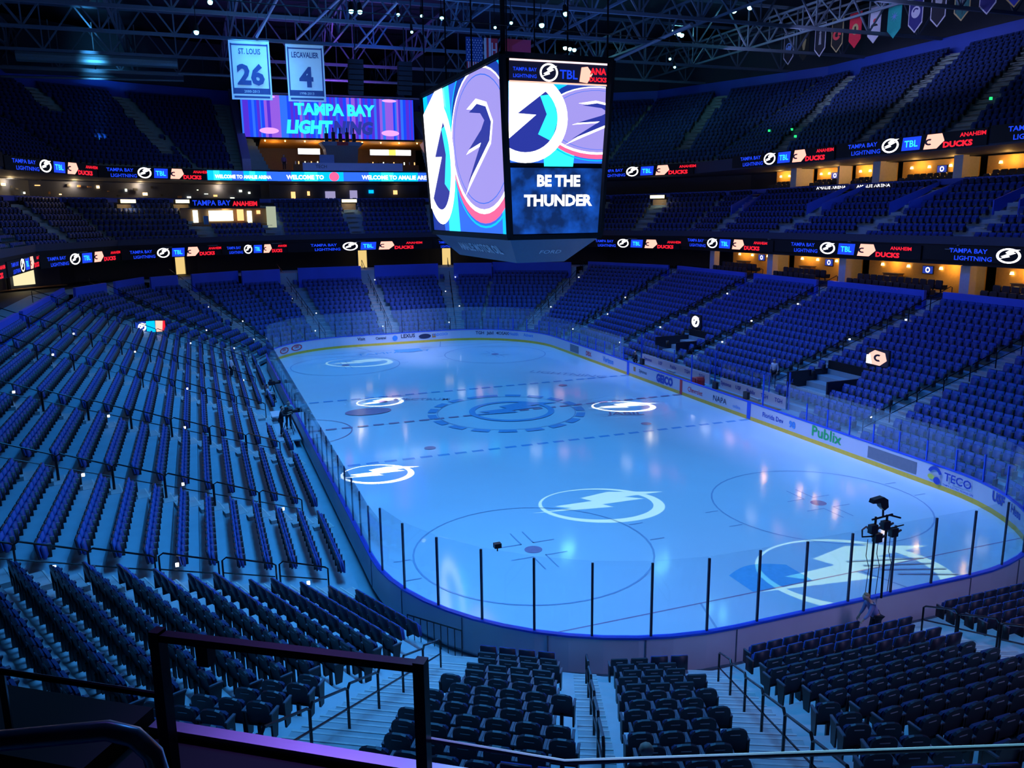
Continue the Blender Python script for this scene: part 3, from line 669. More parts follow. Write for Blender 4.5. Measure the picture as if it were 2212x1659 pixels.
# ------------------------------------------------------------------ LED ribbon boards
def ribbon(name, fr, L, h, label, u0=None, k=1.0, group=None, content=True):
    t = thing('ribbon_board', label, 'led board', fr.o, 0, group); o = t.location.copy()
    mb = MB(); mb.box((0, 0, -.05), (L, h, .12), blackm, fr); p = mb.obj('housing', t, origin=o)
    if not content: return t, o
    mb = MB(); f = Flat(mb, fr, (-L/2, -h/2, L/2, h/2)); u0 = u0 or 0
    f.text('TAMPA BAY', (u0-4.3*k, .06*h), .40*h, L_blue, 1.35*k); f.text('LIGHTNING', (u0-3.9*k, -.42*h), .40*h, L_blue, 1.35*k); mb.obj('home_name', t, origin=o)
    mb = MB(); f = Flat(mb, fr, (-L/2, -h/2, L/2, h/2)); f.arc((u0-1.35*k, 0), .86*k, .47*h, L_white, inner=.78, n=24); f.bolt((u0-1.35*k, 0), .5*h, L_white, sx=1.5*k); mb.obj('home_logo', t, origin=o)
    mb = MB(); f = Flat(mb, fr, (-L/2, -h/2, L/2, h/2)); f.add([(u0-.2*k, -.42*h), (u0+1.55*k, -.42*h), (u0+1.65*k, .42*h), (u0-.1*k, .42*h)], L_blue); f.text('TBL', (u0+.7*k, -.2*h), .58*h, L_bright, 1.2*k); mb.obj('score_block', t, origin=o)
    mb = MB(); f = Flat(mb, fr, (-L/2, -h/2, L/2, h/2)); f.add([(u0+1.9*k, -.45*h), (u0+3.1*k, -.45*h), (u0+3.75*k, 0), (u0+3.5*k, .45*h), (u0+2.2*k, .45*h)], L_salmon); f.arc((u0+2.4*k, -.02), .4*k, .2*h, L_black, 60, 300, .5, 14); mb.obj('visitor_logo', t, origin=o)
    mb = MB(); f = Flat(mb, fr, (-L/2, -h/2, L/2, h/2)); f.text('ANAHEIM', (u0+6.1*k, .12*h), .34*h, L_red, 1.3*k); f.text('DUCKS', (u0+4.9*k, -.42*h), .46*h, L_red, 1.5*k, .05); mb.obj('visitor_name', t, origin=o)
    return t, o
SIDE = {4: 'left side', 3: 'far left corner, nearer the side', 2: 'far left corner', 1: 'far end, left', 0: 'far end, centre', 15: 'far end, right', 14: 'far right corner', 13: 'right side, far part', 12: 'right side'}
for i in FAR:
    fr, L = fplane(i, 16.6, 9.1)
    if i == 12:
        for j, x in enumerate((20.0, 4.0, -12.0)):
            f2 = Fr((x, fr.o.y, 9.35-.006*(x-20)), fr.x, fr.y, fr.z); ribbon('', f2, 15.8, 1.0, f'lower ribbon board on the right side with team names, {nth(2-j)} from the right', 0, 1, 'lower ribbon boards')
    elif i == 4:
        for j, x in enumerate((8.0, 21.5)):
            f2 = Fr((x, fr.o.y, 9.2), fr.x, fr.y, fr.z); ribbon('', f2, 13, 1.0, f'lower ribbon board on the left side, {"nearer" if not j else "farther"} one', 0, .9, 'lower ribbon boards')
    else: ribbon('', fr, L-.25, 1.0, f'lower ribbon board, {SIDE[i]}, with team names', 0, min(1, L/14), 'lower ribbon boards')
for i in FAR:
    fr, L = fplane(i, 18.2, 16.85)
    if i == 12:
        for j, x in enumerate((14.0, 0., -14.0)):
            f2 = Fr((x, fr.o.y, 16.95-.006*(x-20)), fr.x, fr.y, fr.z); ribbon('', f2, 13.8, 1.1, f'upper ribbon board on the right side with team names, {nth(2-j)} from the right', 0, .95, 'upper ribbon boards')
    elif i in (0, 1, 15):
        t, o = ribbon('', fr, L-.2, 1.1, {0: 'bright blue welcome ribbon board behind the scoreboard', 1: 'bright blue welcome ribbon board left of the white drape', 15: 'bright blue ribbon board hidden right of the scoreboard'}[i], content=False, group='upper ribbon boards')
        mb = MB(); f = Flat(mb, fr, (-L/2, -.55, L/2, .55)); N_ = 12
        for q in range(N_): f.add([(-L/2+L*q/N_, -.5), (-L/2+L*(q+1)/N_, -.5), (-L/2+L*(q+1)/N_, .5), (-L/2+L*q/N_, .5)], [L_mid, L_cyan, L_bright, L_cyan, L_cyan, L_mid][(q+i) % 6])
        mb.obj('blue_field', t, origin=o); mb = MB(); f = Flat(mb, fr, (-L/2, -.55, L/2, .55)); f.w = .06
        if i == 0:
            f.text('WELCOME TO AMALIE ARENA', (4.9, -.28), .62, L_white, 1.0, .03); mb.obj('greeting', t, origin=o); mb = MB(); f.mb = mb; f.arc((-2.5, 0), .55, .5, L_pink); mb.obj('round_logo', t, origin=o); mb = MB(); f.mb = mb
            f.text('WELCOME TO', (-5.7, -.28), .62, L_white, 1.0, .03)
        else: f.text('WELCOME TO AMALIE ARENA', (0, -.28), .5 if i == 1 else .4, L_white, .9, .03)
        mb.obj('greeting', t, origin=o)
    else: ribbon('', fr, L-.25, 1.1, f'upper ribbon board, {SIDE[i]}, with team names', 0, min(1, L/14), 'upper ribbon boards')
# small lit adverts on the blue rail of the middle tier, right side
for j, (x, t_) in enumerate(((12.6, 'AMALIE ARENA'), (7.6, 'AMALIE ARENA'))):
    mb = MB(); mb.box((x, -35.9, 14.34), (4.2, .06, .36), L_black); mb.text(t_, Fr((x, -35.86, 14.26), (-1, 0, 0), (0, 0, 1)), .34, L_white, .0, sx=1.6); tag(mb.obj('rail_sign'), f'thin lit white lettering on the blue rail, {"farther" if not j else "nearer"} one', 'sign', 'rail signs')
# ------------------------------------------------------------------ far end: bar windows, lounge deck, video wall, doors
def litroom(name, label, cat, fr, L, h, items, wallc, deep=1.6, power=30, col=(1, .7, .35)):
    t = thing(name, label, cat, fr.o); o = t.location.copy()
    mb = MB(); mb.box((0, 0, -deep), (L, h, .1), wallc, fr); mb.box((0, -h/2, -deep/2), (L, .08, deep), woodm, fr); mb.box((0, h/2, -deep/2), (L, .08, deep), wallm, fr); mb.obj('room_shell', t, origin=o)
    for k, (u, v, a, b, m, nm) in enumerate(items):
        mb = MB(); mb.box((u, v, -deep+.2+.1*(k % 3)), (a, b, .12), m, fr); mb.obj(nm, t, origin=o)
    for k in range(max(1, int(L/5))):
        u = -L/2+L*(k+.5)/max(1, int(L/5)); lamp('room_lamp', 'POINT', fr.p(u, h/2-.3, -deep*.4), col, power, shadow_soft_size=.15)
    return t, o
fr = Fr((52.6, 14.4, 12.55), (.0, -1, 0), (0, 0, 1), (-1, 0, 0)); Lw = led('window_lit', (.95, 1, .72), 2.2); La = led('amber_lit', (1, .55, .2), 1.6)
n1 = NV[1]; c1 = n1*(NC[1]+19.5)+V((-n1.y, n1.x))*-1.3; fb = Fr((c1.x, c1.y, 12.35), (n1.y, -n1.x, 0), (0, 0, 1), (-n1.x, -n1.y, 0))
t, o = litroom('bar_lounge', 'brightly lit bar with pale windows in the far left stand', 'bar', fb, 9.6, 1.9, [(-3.3, .1, .5, 1.3, Lw, 'window'), (-.6, .15, 2.6, 1.1, Lw, 'window'), (1.5, .2, .7, 1.2, La, 'window'), (2.6, .0, .5, 1.3, Lw, 'window'), (3.6, .5, .4, .4, La, 'wall_lamp'), (-2.3, -.3, .5, .9, mat('teal_panel', (.05, .2, .5), .5), 'panel'), (0, -.7, 7.5, .35, woodm, 'counter')], woodm, .5, 60)
mb = MB(); mb.box((4.95, -.05, .1), (1.0, 2.3, .3), led('pale_green_lit', (.75, .85, .6), .55), fb); mb.obj('lit_pier', t, origin=o)
fs = Fr(fb.p(-.2, 1.5, .4), fb.x, fb.y, fb.z); t = thing('bar_sign', 'blue and red led sign above the far left bar', 'sign', fs.o); o = t.location.copy()
mb = MB(); mb.box((0, 0, -.05), (7.6, .95, .1), blackm, fs); mb.obj('housing', t, origin=o); mb = MB(); mb.text('TAMPA BAY', Fr(fs.p(-1.5, -.25), fs.x, fs.y, fs.z), .75, L_blue, .02, bold=.02); mb.obj('blue_letters', t, origin=o); mb = MB(); mb.text('ANAHEIM', Fr(fs.p(2.1, -.3), fs.x, fs.y, fs.z), .66, L_red, .02, sx=.95, bold=.04); mb.obj('red_letters', t, origin=o)
# lounge deck under the video wall
mb = MB(); mb.box((56, 1.2, 17.25), (13, 23, .3), wallm); struct(mb.obj('floor_lounge')); mb = MB(); mb.box((61.5, 1.2, 19.5), (.2, 23, 4.4), mat('lounge_wall', (.16, .12, .12), .7)); struct(mb.obj('wall_lounge'))
mb = MB(); mb.prism([(56.2, 21.25), (61.5, 20.6), (61.5, 20.9), (56.2, 21.55)], -11.0, 9.6, mat('amber_soffit', (.8, .38, .06), .6), Fr((0, 0, 0), (1, 0, 0), (0, 0, 1), (0, 1, 0))); struct(mb.obj('ceiling_lounge'))
for k in range(9):
    y = -9.3+2.3*k; mb = MB(); mb.ball((56.6, y, 21.1), .09, L_warm); tag(mb.obj('soffit_bulb'), 'small warm bulb in a row under the amber lounge soffit', 'light', 'bulbs under the lounge soffit')
for y in (-7, -2, 3, 8): lamp('lounge_lamp', 'POINT', (57.4, y, 20.3), (1, .52, .14), 60, shadow_soft_size=.2)
for j, (y, wd, nm) in enumerate(((3.9, 2.6, 'white lit bar sign left of the camera tower'), (-6.2, 5.2, 'long white lit bar sign right of the camera tower'))):
    t = thing('bar_sign', nm, 'sign', (58, y, 19.7)); mb = MB(); mb.box((.1, 0, .35), (.12, wd+.1, .8), dark); mb.obj('housing', t); mb = MB(); mb.box((0, 0, .35), (.08, wd, .66), L_white); mb.obj('lit_face', t)
    if j: mb = MB(); mb.box((-.05, -.2, .35), (.04, .9, .66), led('led_yellow', (1, .75, .1), 1.6)); mb.obj('yellow_panel', t)
    t = thing('bar_counter', f'bar counter with bottles under the {"left" if not j else "right"} white sign', 'counter', (57.6, y, 17.4)); mb = MB(); mb.box((0, 0, .55), (.8, wd+1.6, 1.1), woodm); mb.obj('counter', t)
    for k in range(10): mb = MB(); mb.box((.25, -wd/2-.4+k*(wd+.8)/9, 1.3), (.1, .12, .34), [La, chrome, Lw, dark][k % 4]); mb.obj('bottle', t)
t = thing('organ_stage', 'grey platform tower with red and blue header in front of the video wall', 'stage', (53, .9, 17.4)); mb = MB()
mb.prism([(-1.5, 0), (1.7, 0), (1.9, 2.6), (2.6, 3.3), (-2.4, 3.3), (-1.9, 2.6)], -1, 1, mat('grey_booth', (.3, .28, .3), .6), Fr((0, 0, 0), (0, -1, 0), (0, 0, 1))); mb.obj('booth', t)
mb = MB(); mb.box((-1.05, 0, 3.15), (.06, 4.4, .45), mat('slate_header', (.3, .35, .5), .5)); mb.box((-1.1, -.1, 3.15), (.04, 1.3, .4), red); mb.obj('header', t)
mb = MB()
for k in range(5): mb.box((-.2, -1.6+.8*k, 3.9), (.3, .4, .9+.3*(k % 2)), dark); mb.tube([(-.2, -1.6+.8*k, 3.3), (-.2, -1.6+.8*k, 5.0)], .07, dark, 6)
mb.obj('equipment', t)
mb = MB(); mb.box((48.6, .25, 17.75), (.2, 11.3, .85), mat('pale_drape', (.55, .55, .85), .7, noise=(1, .05))); mb.text('TECH', Fr((48.48, 3.9, 17.6), (0, -1, 0), (0, 0, 1)), .5, addark, .0); tag(mb.obj('drape_panel'), 'long pale lavender panel along the lounge rail', 'banner')
mb = MB(); mb.box((48.7, 3.2, 18.6), (.3, 1.6, .9), mat('slate_header2', (.25, .3, .6), .6)); tag(mb.obj('rail_monitor'), 'blue grey monitor back standing on the lounge rail', 'monitor')
for s, y in ((-1, 11.8), (1, -10.4)):
    mb = MB(); mb.prism([(49, 17.0), (50.6, 17.2), (70, 27.4), (70, 29.0), (49.6, 18.6)], -.45, .45, mat('slate_wall', (.5, .45, .85), .7), Fr((0, y, 0), (1, 0, 0), (0, 0, 1))); struct(mb.obj('wall_lounge_side'))
fv = Fr((56.0, 1.4, 23.8), (0, -1, 0), (0, 0, 1), (-1, 0, 0)); t = thing('video_wall', 'wide glowing blue and violet video wall with the team name in big letters', 'video wall', fv.o); o = t.location.copy()
mb = MB(); mb.box((0, 0, -.2), (20.6, 5.0, .36), blackm, fv); mb.obj('cabinet', t, origin=o)
mb = MB(); f = Flat(mb, fv, (-10.2, -2.35, 10.2, 2.4)); rnd = random.Random(3); u = -10.2
while u < 10.2:
    wdt = rnd.uniform(.14, .38); g = math.exp(-((u+7.2)/1.3)**2)+math.exp(-((u-7.0)/1.3)**2)+.4*math.exp(-((u)/4.5)**2)
    m = L_viol if rnd.random() < g*.75 else L_purple if rnd.random() < .35 else L_blue if rnd.random() < .5 else L_mid
    f.w = .02; f.add([(u, -2.35), (u+wdt, -2.35), (u+wdt, 2.4), (u, 2.4)], m); u += wdt
mb.obj('light_curtain', t, origin=o)
mb = MB(); f = Flat(mb, fv, (-10.2, -2.35, 10.2, 2.4)); f.w = .05
for c in (-7.2, 7.2): f.arc((c, -1.6), 1.1, .35, led('led_pale_pink', (.75, .35, .9), 1.3)); f.arc((c, 2.2), .9, .18, led('led_pale_pink', (1, .55, 1), 1.5))
f.text('TAMPA BAY', (.6, .35), 1.75, L_bright, 1.0, .05); f.text('LIGHT', (-2.6, -1.75), 1.95, L_bright, .95, .06, .15); mb.obj('headline', t, origin=o)
mb = MB(); f = Flat(mb, fv, (-10.2, -2.35, 10.2, 2.4)); f.w = .06; f.text('NING', (2.6, -1.75), 1.95, L_navy, .95, .06, .15); mb.obj('dark_letters', t, origin=o)
# doorways behind the far rim
for j, (x, y, a) in enumerate(((48.5, 19.5, 18), (49.3, -.4, 0), (49.3, -10.6, -18))):
    fr = Fr((x, y, 7.35), (math.sin(math.radians(a)), -math.cos(math.radians(a)), 0), (0, 0, 1)); mb = MB(); mb.box((0, 0, -.1), (1.0, 2.0, .06), led('doorway_lit', (1, .7, .25), .9), fr); mb.box((-.62, 0, 0), (.2, 2.1, .2), dark, fr); mb.box((.62, 0, 0), (.2, 2.1, .2), dark, fr); struct(mb.obj(f'door_{j+1}'))
fr = Fr((44.2, -31.8, 7.4), (-.54, -.84, 0), (0, 0, 1), (-.84, .54, 0)); Lg = led('stall_green', (.35, .9, .1), .9); Lp = led('stall_pale', (.6, .9, .9), 1.2); Ly = led('stall_yellow', (.9, .75, .2), 1.1)
litroom('food_stall', 'green and yellow lit food stall behind the far right corner', 'food stall', fr, 10.5, 1.9, [(-4.2, -.1, .9, 1.1, Lg, 'menu_panel'), (-2.4, .2, .5, .9, Lp, 'menu_panel'), (-1.1, -.2, .4, .6, Lp, 'menu_panel'), (.6, .2, 1.8, .4, Ly, 'menu_panel'), (1.2, -.3, .7, .5, Lp, 'fridge'), (2.6, .0, .4, .9, Lp, 'fridge'), (3.9, .2, .5, 1.0, Lg, 'menu_panel'), (0, -.75, 9, .35, dark, 'counter')], wallm, 1.4, 16, (.7, 1, .6))
fr = Fr((33.5, 32.0, 7.6), (.75, -.66, 0), (0, 0, 1)); litroom('concession_stand', 'cream lit concession with dark posts at the far left rim', 'food stall', fr, 9, 2.2, [(-2.6, .0, 2.4, 1.6, led('cream_lit', (1, .88, .5), 1.0), 'lit_panel'), (.6, 0, 2.0, 1.6, led('cream_lit', (1, .88, .5), 1.0), 'lit_panel'), (-1.0, -.1, .25, 2, dark, 'post')], wallm, .8, 40)
mb = MB(); fr = Fr((44, 28.2, 7.2), (.75, -.66, 0), (0, 0, 1)); mb.box((0, 0, 0), (2.6, 2.2, .3), mat('red_wall', (.65, .05, .07), .6), fr); struct(mb.obj('wall_red'))
# upper left suites: warm strip with glints
for j, i in enumerate((1, 2, 3)):
    fr, L = fplane(i, 25.6, 15.25); its = []
    rnd = random.Random(i)
    for k in range(int(L/1.0)):
        u = -L/2+.5+k*1.0; its.append((u, rnd.uniform(-.6, .6), rnd.uniform(.1, .5), rnd.uniform(.08, .3), [La, L_warm, woodm, Lw, dark][rnd.randrange(5)], 'wall_lamp' if k % 2 else 'shelf'))
    litroom('suite_lounge', ['dim warm suite lounge above the far left bar', 'dim warm suite lounge in the far left corner', 'dim warm suite lounge at the left edge'][j], 'suite', fr, L-1.0, 2.0, its, mat('suite_brown', (.5, .3, .14), .7), 1.0, 150)
fr, L = fplane(0, 24.0, 15.2); litroom('suite_lounge', 'dim suite lounge with pale figures under the welcome board', 'suite', fr, L-1, 2.0, [(-2, -.2, 1.2, .9, led('figure_glow', (.5, .45, .8), .7), 'lit_panel'), (.8, -.3, .9, 1.3, led('figure_glow', (.5, .45, .8), .7), 'lit_panel'), (-4.6, 0, .3, .5, La, 'wall_lamp'), (3, .2, .6, .4, L_cyan, 'screen'), (6, .1, .5, .5, La, 'wall_lamp'), (-6.4, -.2, .5, .8, La, 'wall_lamp')], wallm, 1.2, 10)  # pale figures stand in as added glowing panels
# ------------------------------------------------------------------ scoreboard over centre ice
sb = thing('scoreboard', 'huge four sided hanging scoreboard glowing over centre ice', 'scoreboard', (0, -.2, 11.3)); so = V((0, -.2, 11.3))
TP = [(-7.75, 3.05), (-7.75, -3.05), (7.75, -3.05), (7.75, 3.05)]; BT = [(-7.4, 2.6), (-7.4, -2.6), (7.4, -2.6), (7.4, 2.6)]; ZT, ZB = 8.8, 0.05
def scr(i, j):               # screen frame between corner i (left as seen) and j (right)
    a, b, c, d = V((*TP[i], ZT)), V((*TP[j], ZT)), V((*BT[i], ZB)), V((*BT[j], ZB))
    top = (a+b)/2; bot = (c+d)/2; return Fr((top+bot)/2, (b-a), (top-bot)), (b-a).length, (d-c).length, (top-bot).length
def screen(i, j, draw, nm):
    fr, wt, wb, h = scr(i, j); mb = MB(); mb.box((0, 0, -.12), (wb, h, .2), blackm, fr); s = mb.obj(nm, sb)
    mb = MB(); draw(Flat(mb, fr, (-(wt+wb)/4+.12, -h/2+.08, (wt+wb)/4-.12, h/2-.08)), (wt+wb)/2-.24, h-.16); mb.obj('screen_picture', s)
cloudm = bpy.data.materials.new('led_cloud'); cloudm.use_nodes = True; n = cloudm.node_tree; b = n.nodes['Principled BSDF']; b.inputs['Base Color'].default_value = (.01,.01,.01,1)
tx = n.nodes.new('ShaderNodeTexNoise'); tx.inputs['Scale'].default_value = .9; tx.inputs['Detail'].default_value = 5; cr = n.nodes.new('ShaderNodeValToRGB'); cr.color_ramp.elements[0].position = .42; cr.color_ramp.elements[0].color = (.006, .03, .16, 1); cr.color_ramp.elements[1].position = .68; cr.color_ramp.elements[1].color = (.012, .14, .85, 1)
g = n.nodes.new('ShaderNodeTexCoord'); n.links.new(g.outputs['Object'], tx.inputs['Vector']); n.links.new(tx.outputs['Fac'], cr.inputs['Fac']); n.links.new(cr.outputs['Color'], b.inputs['Emission Color']); b.inputs['Emission Strength'].default_value = .75
def versus(f, cx, cy, rx, ry, px, py, prx, pry):     # bolt disc in front of a grey puck with a hooked webbed mark
    f.arc((px-.02*prx, py+.22*pry), prx*1.0, pry*1.05, L_deep); f.arc((px-.02*prx, py+.22*pry), prx*1.0, pry*1.05, L_cyan, inner=.97)
    f.arc((px, py-.20*pry), 1.06*prx, 1.08*pry, L_cyan, inner=.97); f.arc((px, py-.16*pry), 1.03*prx, 1.05*pry, L_pink); f.arc((px-.01*prx, py-.02*pry), 1.03*prx, 1.05*pry, L_white); f.arc((px, py), prx, pry, L_lav); f.arc((px, py), .92*prx, .92*pry, L_mid, inner=.985)
    FT = [(-.38, .50), (-.05, .60), (.28, .50), (.44, .22), (.34, -.08), (-.62, -.78), (.02, -.08), (-.50, -.16), (.06, .14), (.20, .28), (.06, .42)]
    f.add([(px+a*prx, py+b*pry) for a, b in FT], L_white); c = (.1, .18)
    f.add([(px+(c[0]+(a-c[0])*.84)*prx, py+(c[1]+(b-c[1])*.82)*pry) for a, b in FT], L_navy)
    f.arc((cx, cy), rx, ry, L_navy); f.add([(cx+.30*rx, cy-.35*ry), (cx+.62*rx, cy-.5*ry), (cx+.78*rx, cy), (cx+.62*rx, cy+.55*ry), (cx+.34*rx, cy+.5*ry), (cx+.5*rx, cy+.1*ry)], L_bright)
    f.arc((cx, cy), rx, ry, L_white, inner=.76); f.w += .004
    f.add([(cx+.55*rx, cy+1.25*ry), (cx-1.0*rx, cy+.75*ry), (cx-1.05*rx, cy-.75*ry), (cx-.95*rx, cy-.95*ry), (cx+.25*rx, cy+.08*ry), (cx-.18*rx, cy+.10*ry), (cx+.62*rx, cy+.72*ry)], L_white)
def end_face(f, wd, h):
    r = f.r; x0, y0, x1, y1 = r; ys = y1-1.05; ym = y0+.42*h
    f.add([(x0, ym), (x1, ym), (x1, ys), (x0, ys)], L_mid); f.add([(x0, ys-.9), (x1, ys-.9), (x1, ys), (x0, ys)], L_cyan)
    f.r = (x0, y0+.40*h, x1, ys-.06)
    f.add([(x0+2.0, ym-.4), (x0+3.6, ym-.4), (x0+3.9, ym+2.2), (x0+1.8, ym+2.2)], L_bright)
    versus(f, x0+.9, ys-1.75, 2.35, 2.2, x0+5.0, ys-1.75, 3.0, 1.62)
    f.r = r; f.add([(x0, y0), (x1, y0), (x1, ym-.25), (x0, ym-.25)], cloudm)
    f.text('BE THE', (.1, y0+2.45), .78, L_white, 1.0, .04); f.text('THUNDER', (.1, y0+1.45), .78, L_white, 1.05, .04)
    f.add([(x0, ys), (x1, ys), (x1, y1), (x0, y1)], L_black); f.text('TAMPA BAY', (x0+.85, ys+.5), .24, L_blue, 1); f.text('LIGHTNING', (x0+.85, ys+.18), .24, L_blue, 1)
    f.arc((x0+2.15, ys+.48), .50, .44, L_white, inner=.8); f.bolt((x0+2.15, ys+.46), .42, L_white); f.text('TBL', (x0+3.25, ys+.22), .6, L_blue, 1); f.add([(x0+3.85, ys+.1), (x0+4.3, ys+.05), (x0+4.6, ys+.5), (x0+4.3, ys+.85), (x0+3.95, ys+.8)], L_salmon)
    f.text('ANA', (x1-.5, ys+.5), .42, L_red, 1, .04); f.text('DUCKS', (x1-.5, ys+.14), .3, L_red, 1, .04)
    f.add([(x0, y1-.09), (x1, y1-.09), (x1, y1), (x0, y1)], led('led_rose', (1, .7, .75), 1.6)); f.add([(x0, ys-.06), (x1, ys-.06), (x1, ys+.02), (x0, ys+.02)], L_salmon)
def side_face(f, wd, h):     # the same picture, stretched over the long screen
    r = f.r; x0, y0, x1, y1 = r
    f.add([(x0, y0), (x1, y0), (x1, y1), (x0, y1)], L_mid); f.add([(x0, y0), (x0+3, y0), (x0+2.4, y0+2), (x0, y0+2.6)], L_deep)
    f.add([(x0+3.9, y0), (x0+6.3, y0), (x0+5.9, y1), (x0+4.6, y1)], L_bright); f.add([(x1-1.0, y0), (x1-.3, y0), (x1-.5, y0+2.4), (x1-.8, y0+2.4)], L_cyan); f.add([(x0, y1-3), (x0+1.0, y1-3), (x0+1.0, y1), (x0, y1)], L_cyan)
    versus(f, x0+2.7, y0+4.3, 3.6, 3.9, x0+11.2, y0+5.0, 5.2, 3.7)
screen(0, 1, end_face, 'end_screen'); screen(3, 0, side_face, 'side_screen'); screen(1, 2, side_face, 'side_screen'); screen(2, 3, end_face, 'end_screen')
mb = MB()
for i in range(4): mb.tube([V((*BT[i], ZB-.1)), V((*TP[i], ZT+.1))], .2, blackm, 6)
for i in range(4):
    for P, z in ((TP, ZT+.1), (BT, ZB-.1)): mb.bar(V((*P[i], z)), V((*P[(i+1) % 4], z)), .25, .25, blackm)
mb.obj('frame', sb)
mb = MB(); mb.box((0, 0, ZT+.02), (15.2, 5.9, .1), blackm); mb.obj('top_plate', sb)
mb = MB(); A = [V((x, y, -.1)) for x, y in BT]; B_ = [V((x*.72, y*.55, -1.5)) for x, y in BT]; sm = mat('slate_panel', (.05, .07, .14), .5)
for i in range(4): mb.poly([A[i], A[(i+1) % 4], B_[(i+1) % 4], B_[i]], sm)
mb.poly(B_, blackm); uc = mb.obj('under_panel', sb)
mb = MB(); fr = Fr((A[0]+A[1]+B_[0]+B_[1])/4, (0, -1, 0), ((A[0]+A[1])-(B_[0]+B_[1]))); mb.text('FORD', Fr(fr.p(.2, -.3), fr.x, fr.y, fr.z), .5, pale, .02); fr = Fr((A[0]+A[3]+B_[0]+B_[3])/4, (-1, 0, 0), ((A[0]+A[3])-(B_[0]+B_[3]))); mb.text('AMALIE MOTOR OIL', Fr(fr.p(.5, -.3), fr.x, fr.y, fr.z), .85, pale, .02, bold=.03); mb.obj('lettering', uc)
mb = MB()
for x in (-7.5, -2.5, 2.5, 7.5):
    for y in (-2.9, 2.9): mb.tube([(x, y, ZT), (x, y, 18.5)], .14 if (x, y) == (-7.5, 2.9) else .05, blackm, 6)
mb.obj('hanging_cable', sb)
# ------------------------------------------------------------------ banners, flags, pennants under the roof
clothw = mat('white_cloth', (.62, .72, .82), .8, noise=(2, .06)); clothb = mat('navy_cloth', (.03, .06, .22), .8)
def banner(y0, y1, x, z0, z1, num, nm, foot, label):
    t = thing('jersey_banner', label, 'banner', (x, (y0+y1)/2, z0), math.radians(-4), 'retired number banners'); w2, h = (y0-y1), z1-z0
    fr = Fr((0, 0, 0), (0, -1, 0), (0, 0, 1), (-1, 0, 0)); mb = MB(); mb.box((0, h/2, 0), (w2, h, .05), clothw, fr); mb.obj('cloth', t)
    mb = MB()
    for u, v, a, b in ((0, h-.28, w2-.3, .1), (-w2/2+.16, h/2+.1, .09, h-.6), (w2/2-.16, h/2+.1, .09, h-.6), (0, .62, w2-.35, .42), (0, .2, w2-.35, .14)): mb.box((u, v, .03), (a, b, .02), clothb, fr)
    mb.obj('border', t); mb = MB(); mb.text(nm, Fr((-.05, 0, h-.95), fr.x, fr.y, fr.z), .56, clothb, .05, sx=.86 if len(nm) < 9 else .66, bold=.02); mb.text(num, Fr((-.05, 0, 1.12), fr.x, fr.y, fr.z), 1.95, clothb, .05, bold=.04); mb.text(foot, Fr((-.08, 0, .5), fr.x, fr.y, fr.z), .26, clothw, .05); mb.obj('lettering', t)
    mb = MB(); mb.tube([fr.p(-w2/2, h+.03), fr.p(w2/2, h+.03)], .04, darksteel, 6)
    for s in (-1, 1): mb.tube([fr.p(s*w2*.45, h), fr.p(s*w2*.45, h+3.5)], .012, darksteel, 4)
    mb.obj('hanging_bar', t)
banner(14.28, 11.35, 20, 21.1, 25.3, '26', 'ST. LOUIS', '2000-2013', 'white hanging banner with the big number 26')
banner(10.15, 7.32, 20, 21.1, 25.25, '4', 'LECAVALIER', '1998-2013', 'white hanging banner with the big number 4')
fr_ = mat('flag_red', (.55, .03, .06), .8); fw_ = mat('flag_white', (.6, .62, .72), .8); fb_ = mat('flag_blue', (.02, .07, .30), .8)
t = thing('flag', 'vertical stars and stripes flag hanging behind the scoreboard', 'flag', (20, -5.0, 24.1)); fr = Fr((0, 0, 0), (0, -1, 0), (0, 0, 1), (-1, 0, 0))
mb = MB(); mb.box((-.05, 1.55, 0), (1.45, 1.9, .04), fb_, fr)
for k in range(7): mb.box((-.67+.207*k, .3, 0), (.104, .6, .04), fr_, fr); mb.box((-.567+.207*k, .3, 0), (.104, .6, .04), fw_, fr)
for r in range(9):
    for c in range(6): mb.box((-.65+.23*c+(.11 if r % 2 else 0), .75+.19*r, .025), (.08, .08, .01), fw_, fr)
mb.obj('cloth', t)
t = thing('flag', 'narrow red and white flag with a white H shape beside the corner cable', 'flag', (20, -6.4, 24.4)); mb = MB()
for u, m in ((-.5, fw_), (-.3, fr_), (-.1, fw_), (.1, fr_), (.3, fr_), (.5, fr_)): mb.box((u, 1.1, 0), (.2, 2.2, .04), m, fr)
for u in (.1, .45): mb.box((u, 1.3, .03), (.1, 1.1, .02), fw_, fr)
mb.box((.28, 1.3, .03), (.3, .12, .02), fw_, fr); mb.obj('cloth', t)
t = thing('flag', 'wide plain red flag above the right scoreboard screen', 'flag', (20, -8.6, 25.2)); mb = MB(); mb.box((0, .72, 0), (2.7, 1.45, .04), fr_, fr); mb.box((-.6, .72, .03), (.05, 1.45, .01), mat('flag_dark', (.3, .02, .05), .8), fr); mb.box((.3, -.05, 0), (1.9, .12, .04), fw_, fr); mb.obj('cloth', t)
pc = {k: mat('pennant_'+k, c, .8) for k, c in dict(ink=(.012, .014, .035), black=(.01, .01, .014), red=(.75, .02, .06), white=(.6, .6, .8), teal=(.02, .42, .42), navy=(.03, .03, .22), green=(.02, .14, .15), royal=(.02, .04, .45), gold=(.55, .42, .2), blue=(.2, .35, .85), scarlet=(.8, .06, .08), grey=(.35, .36, .45)).items()}
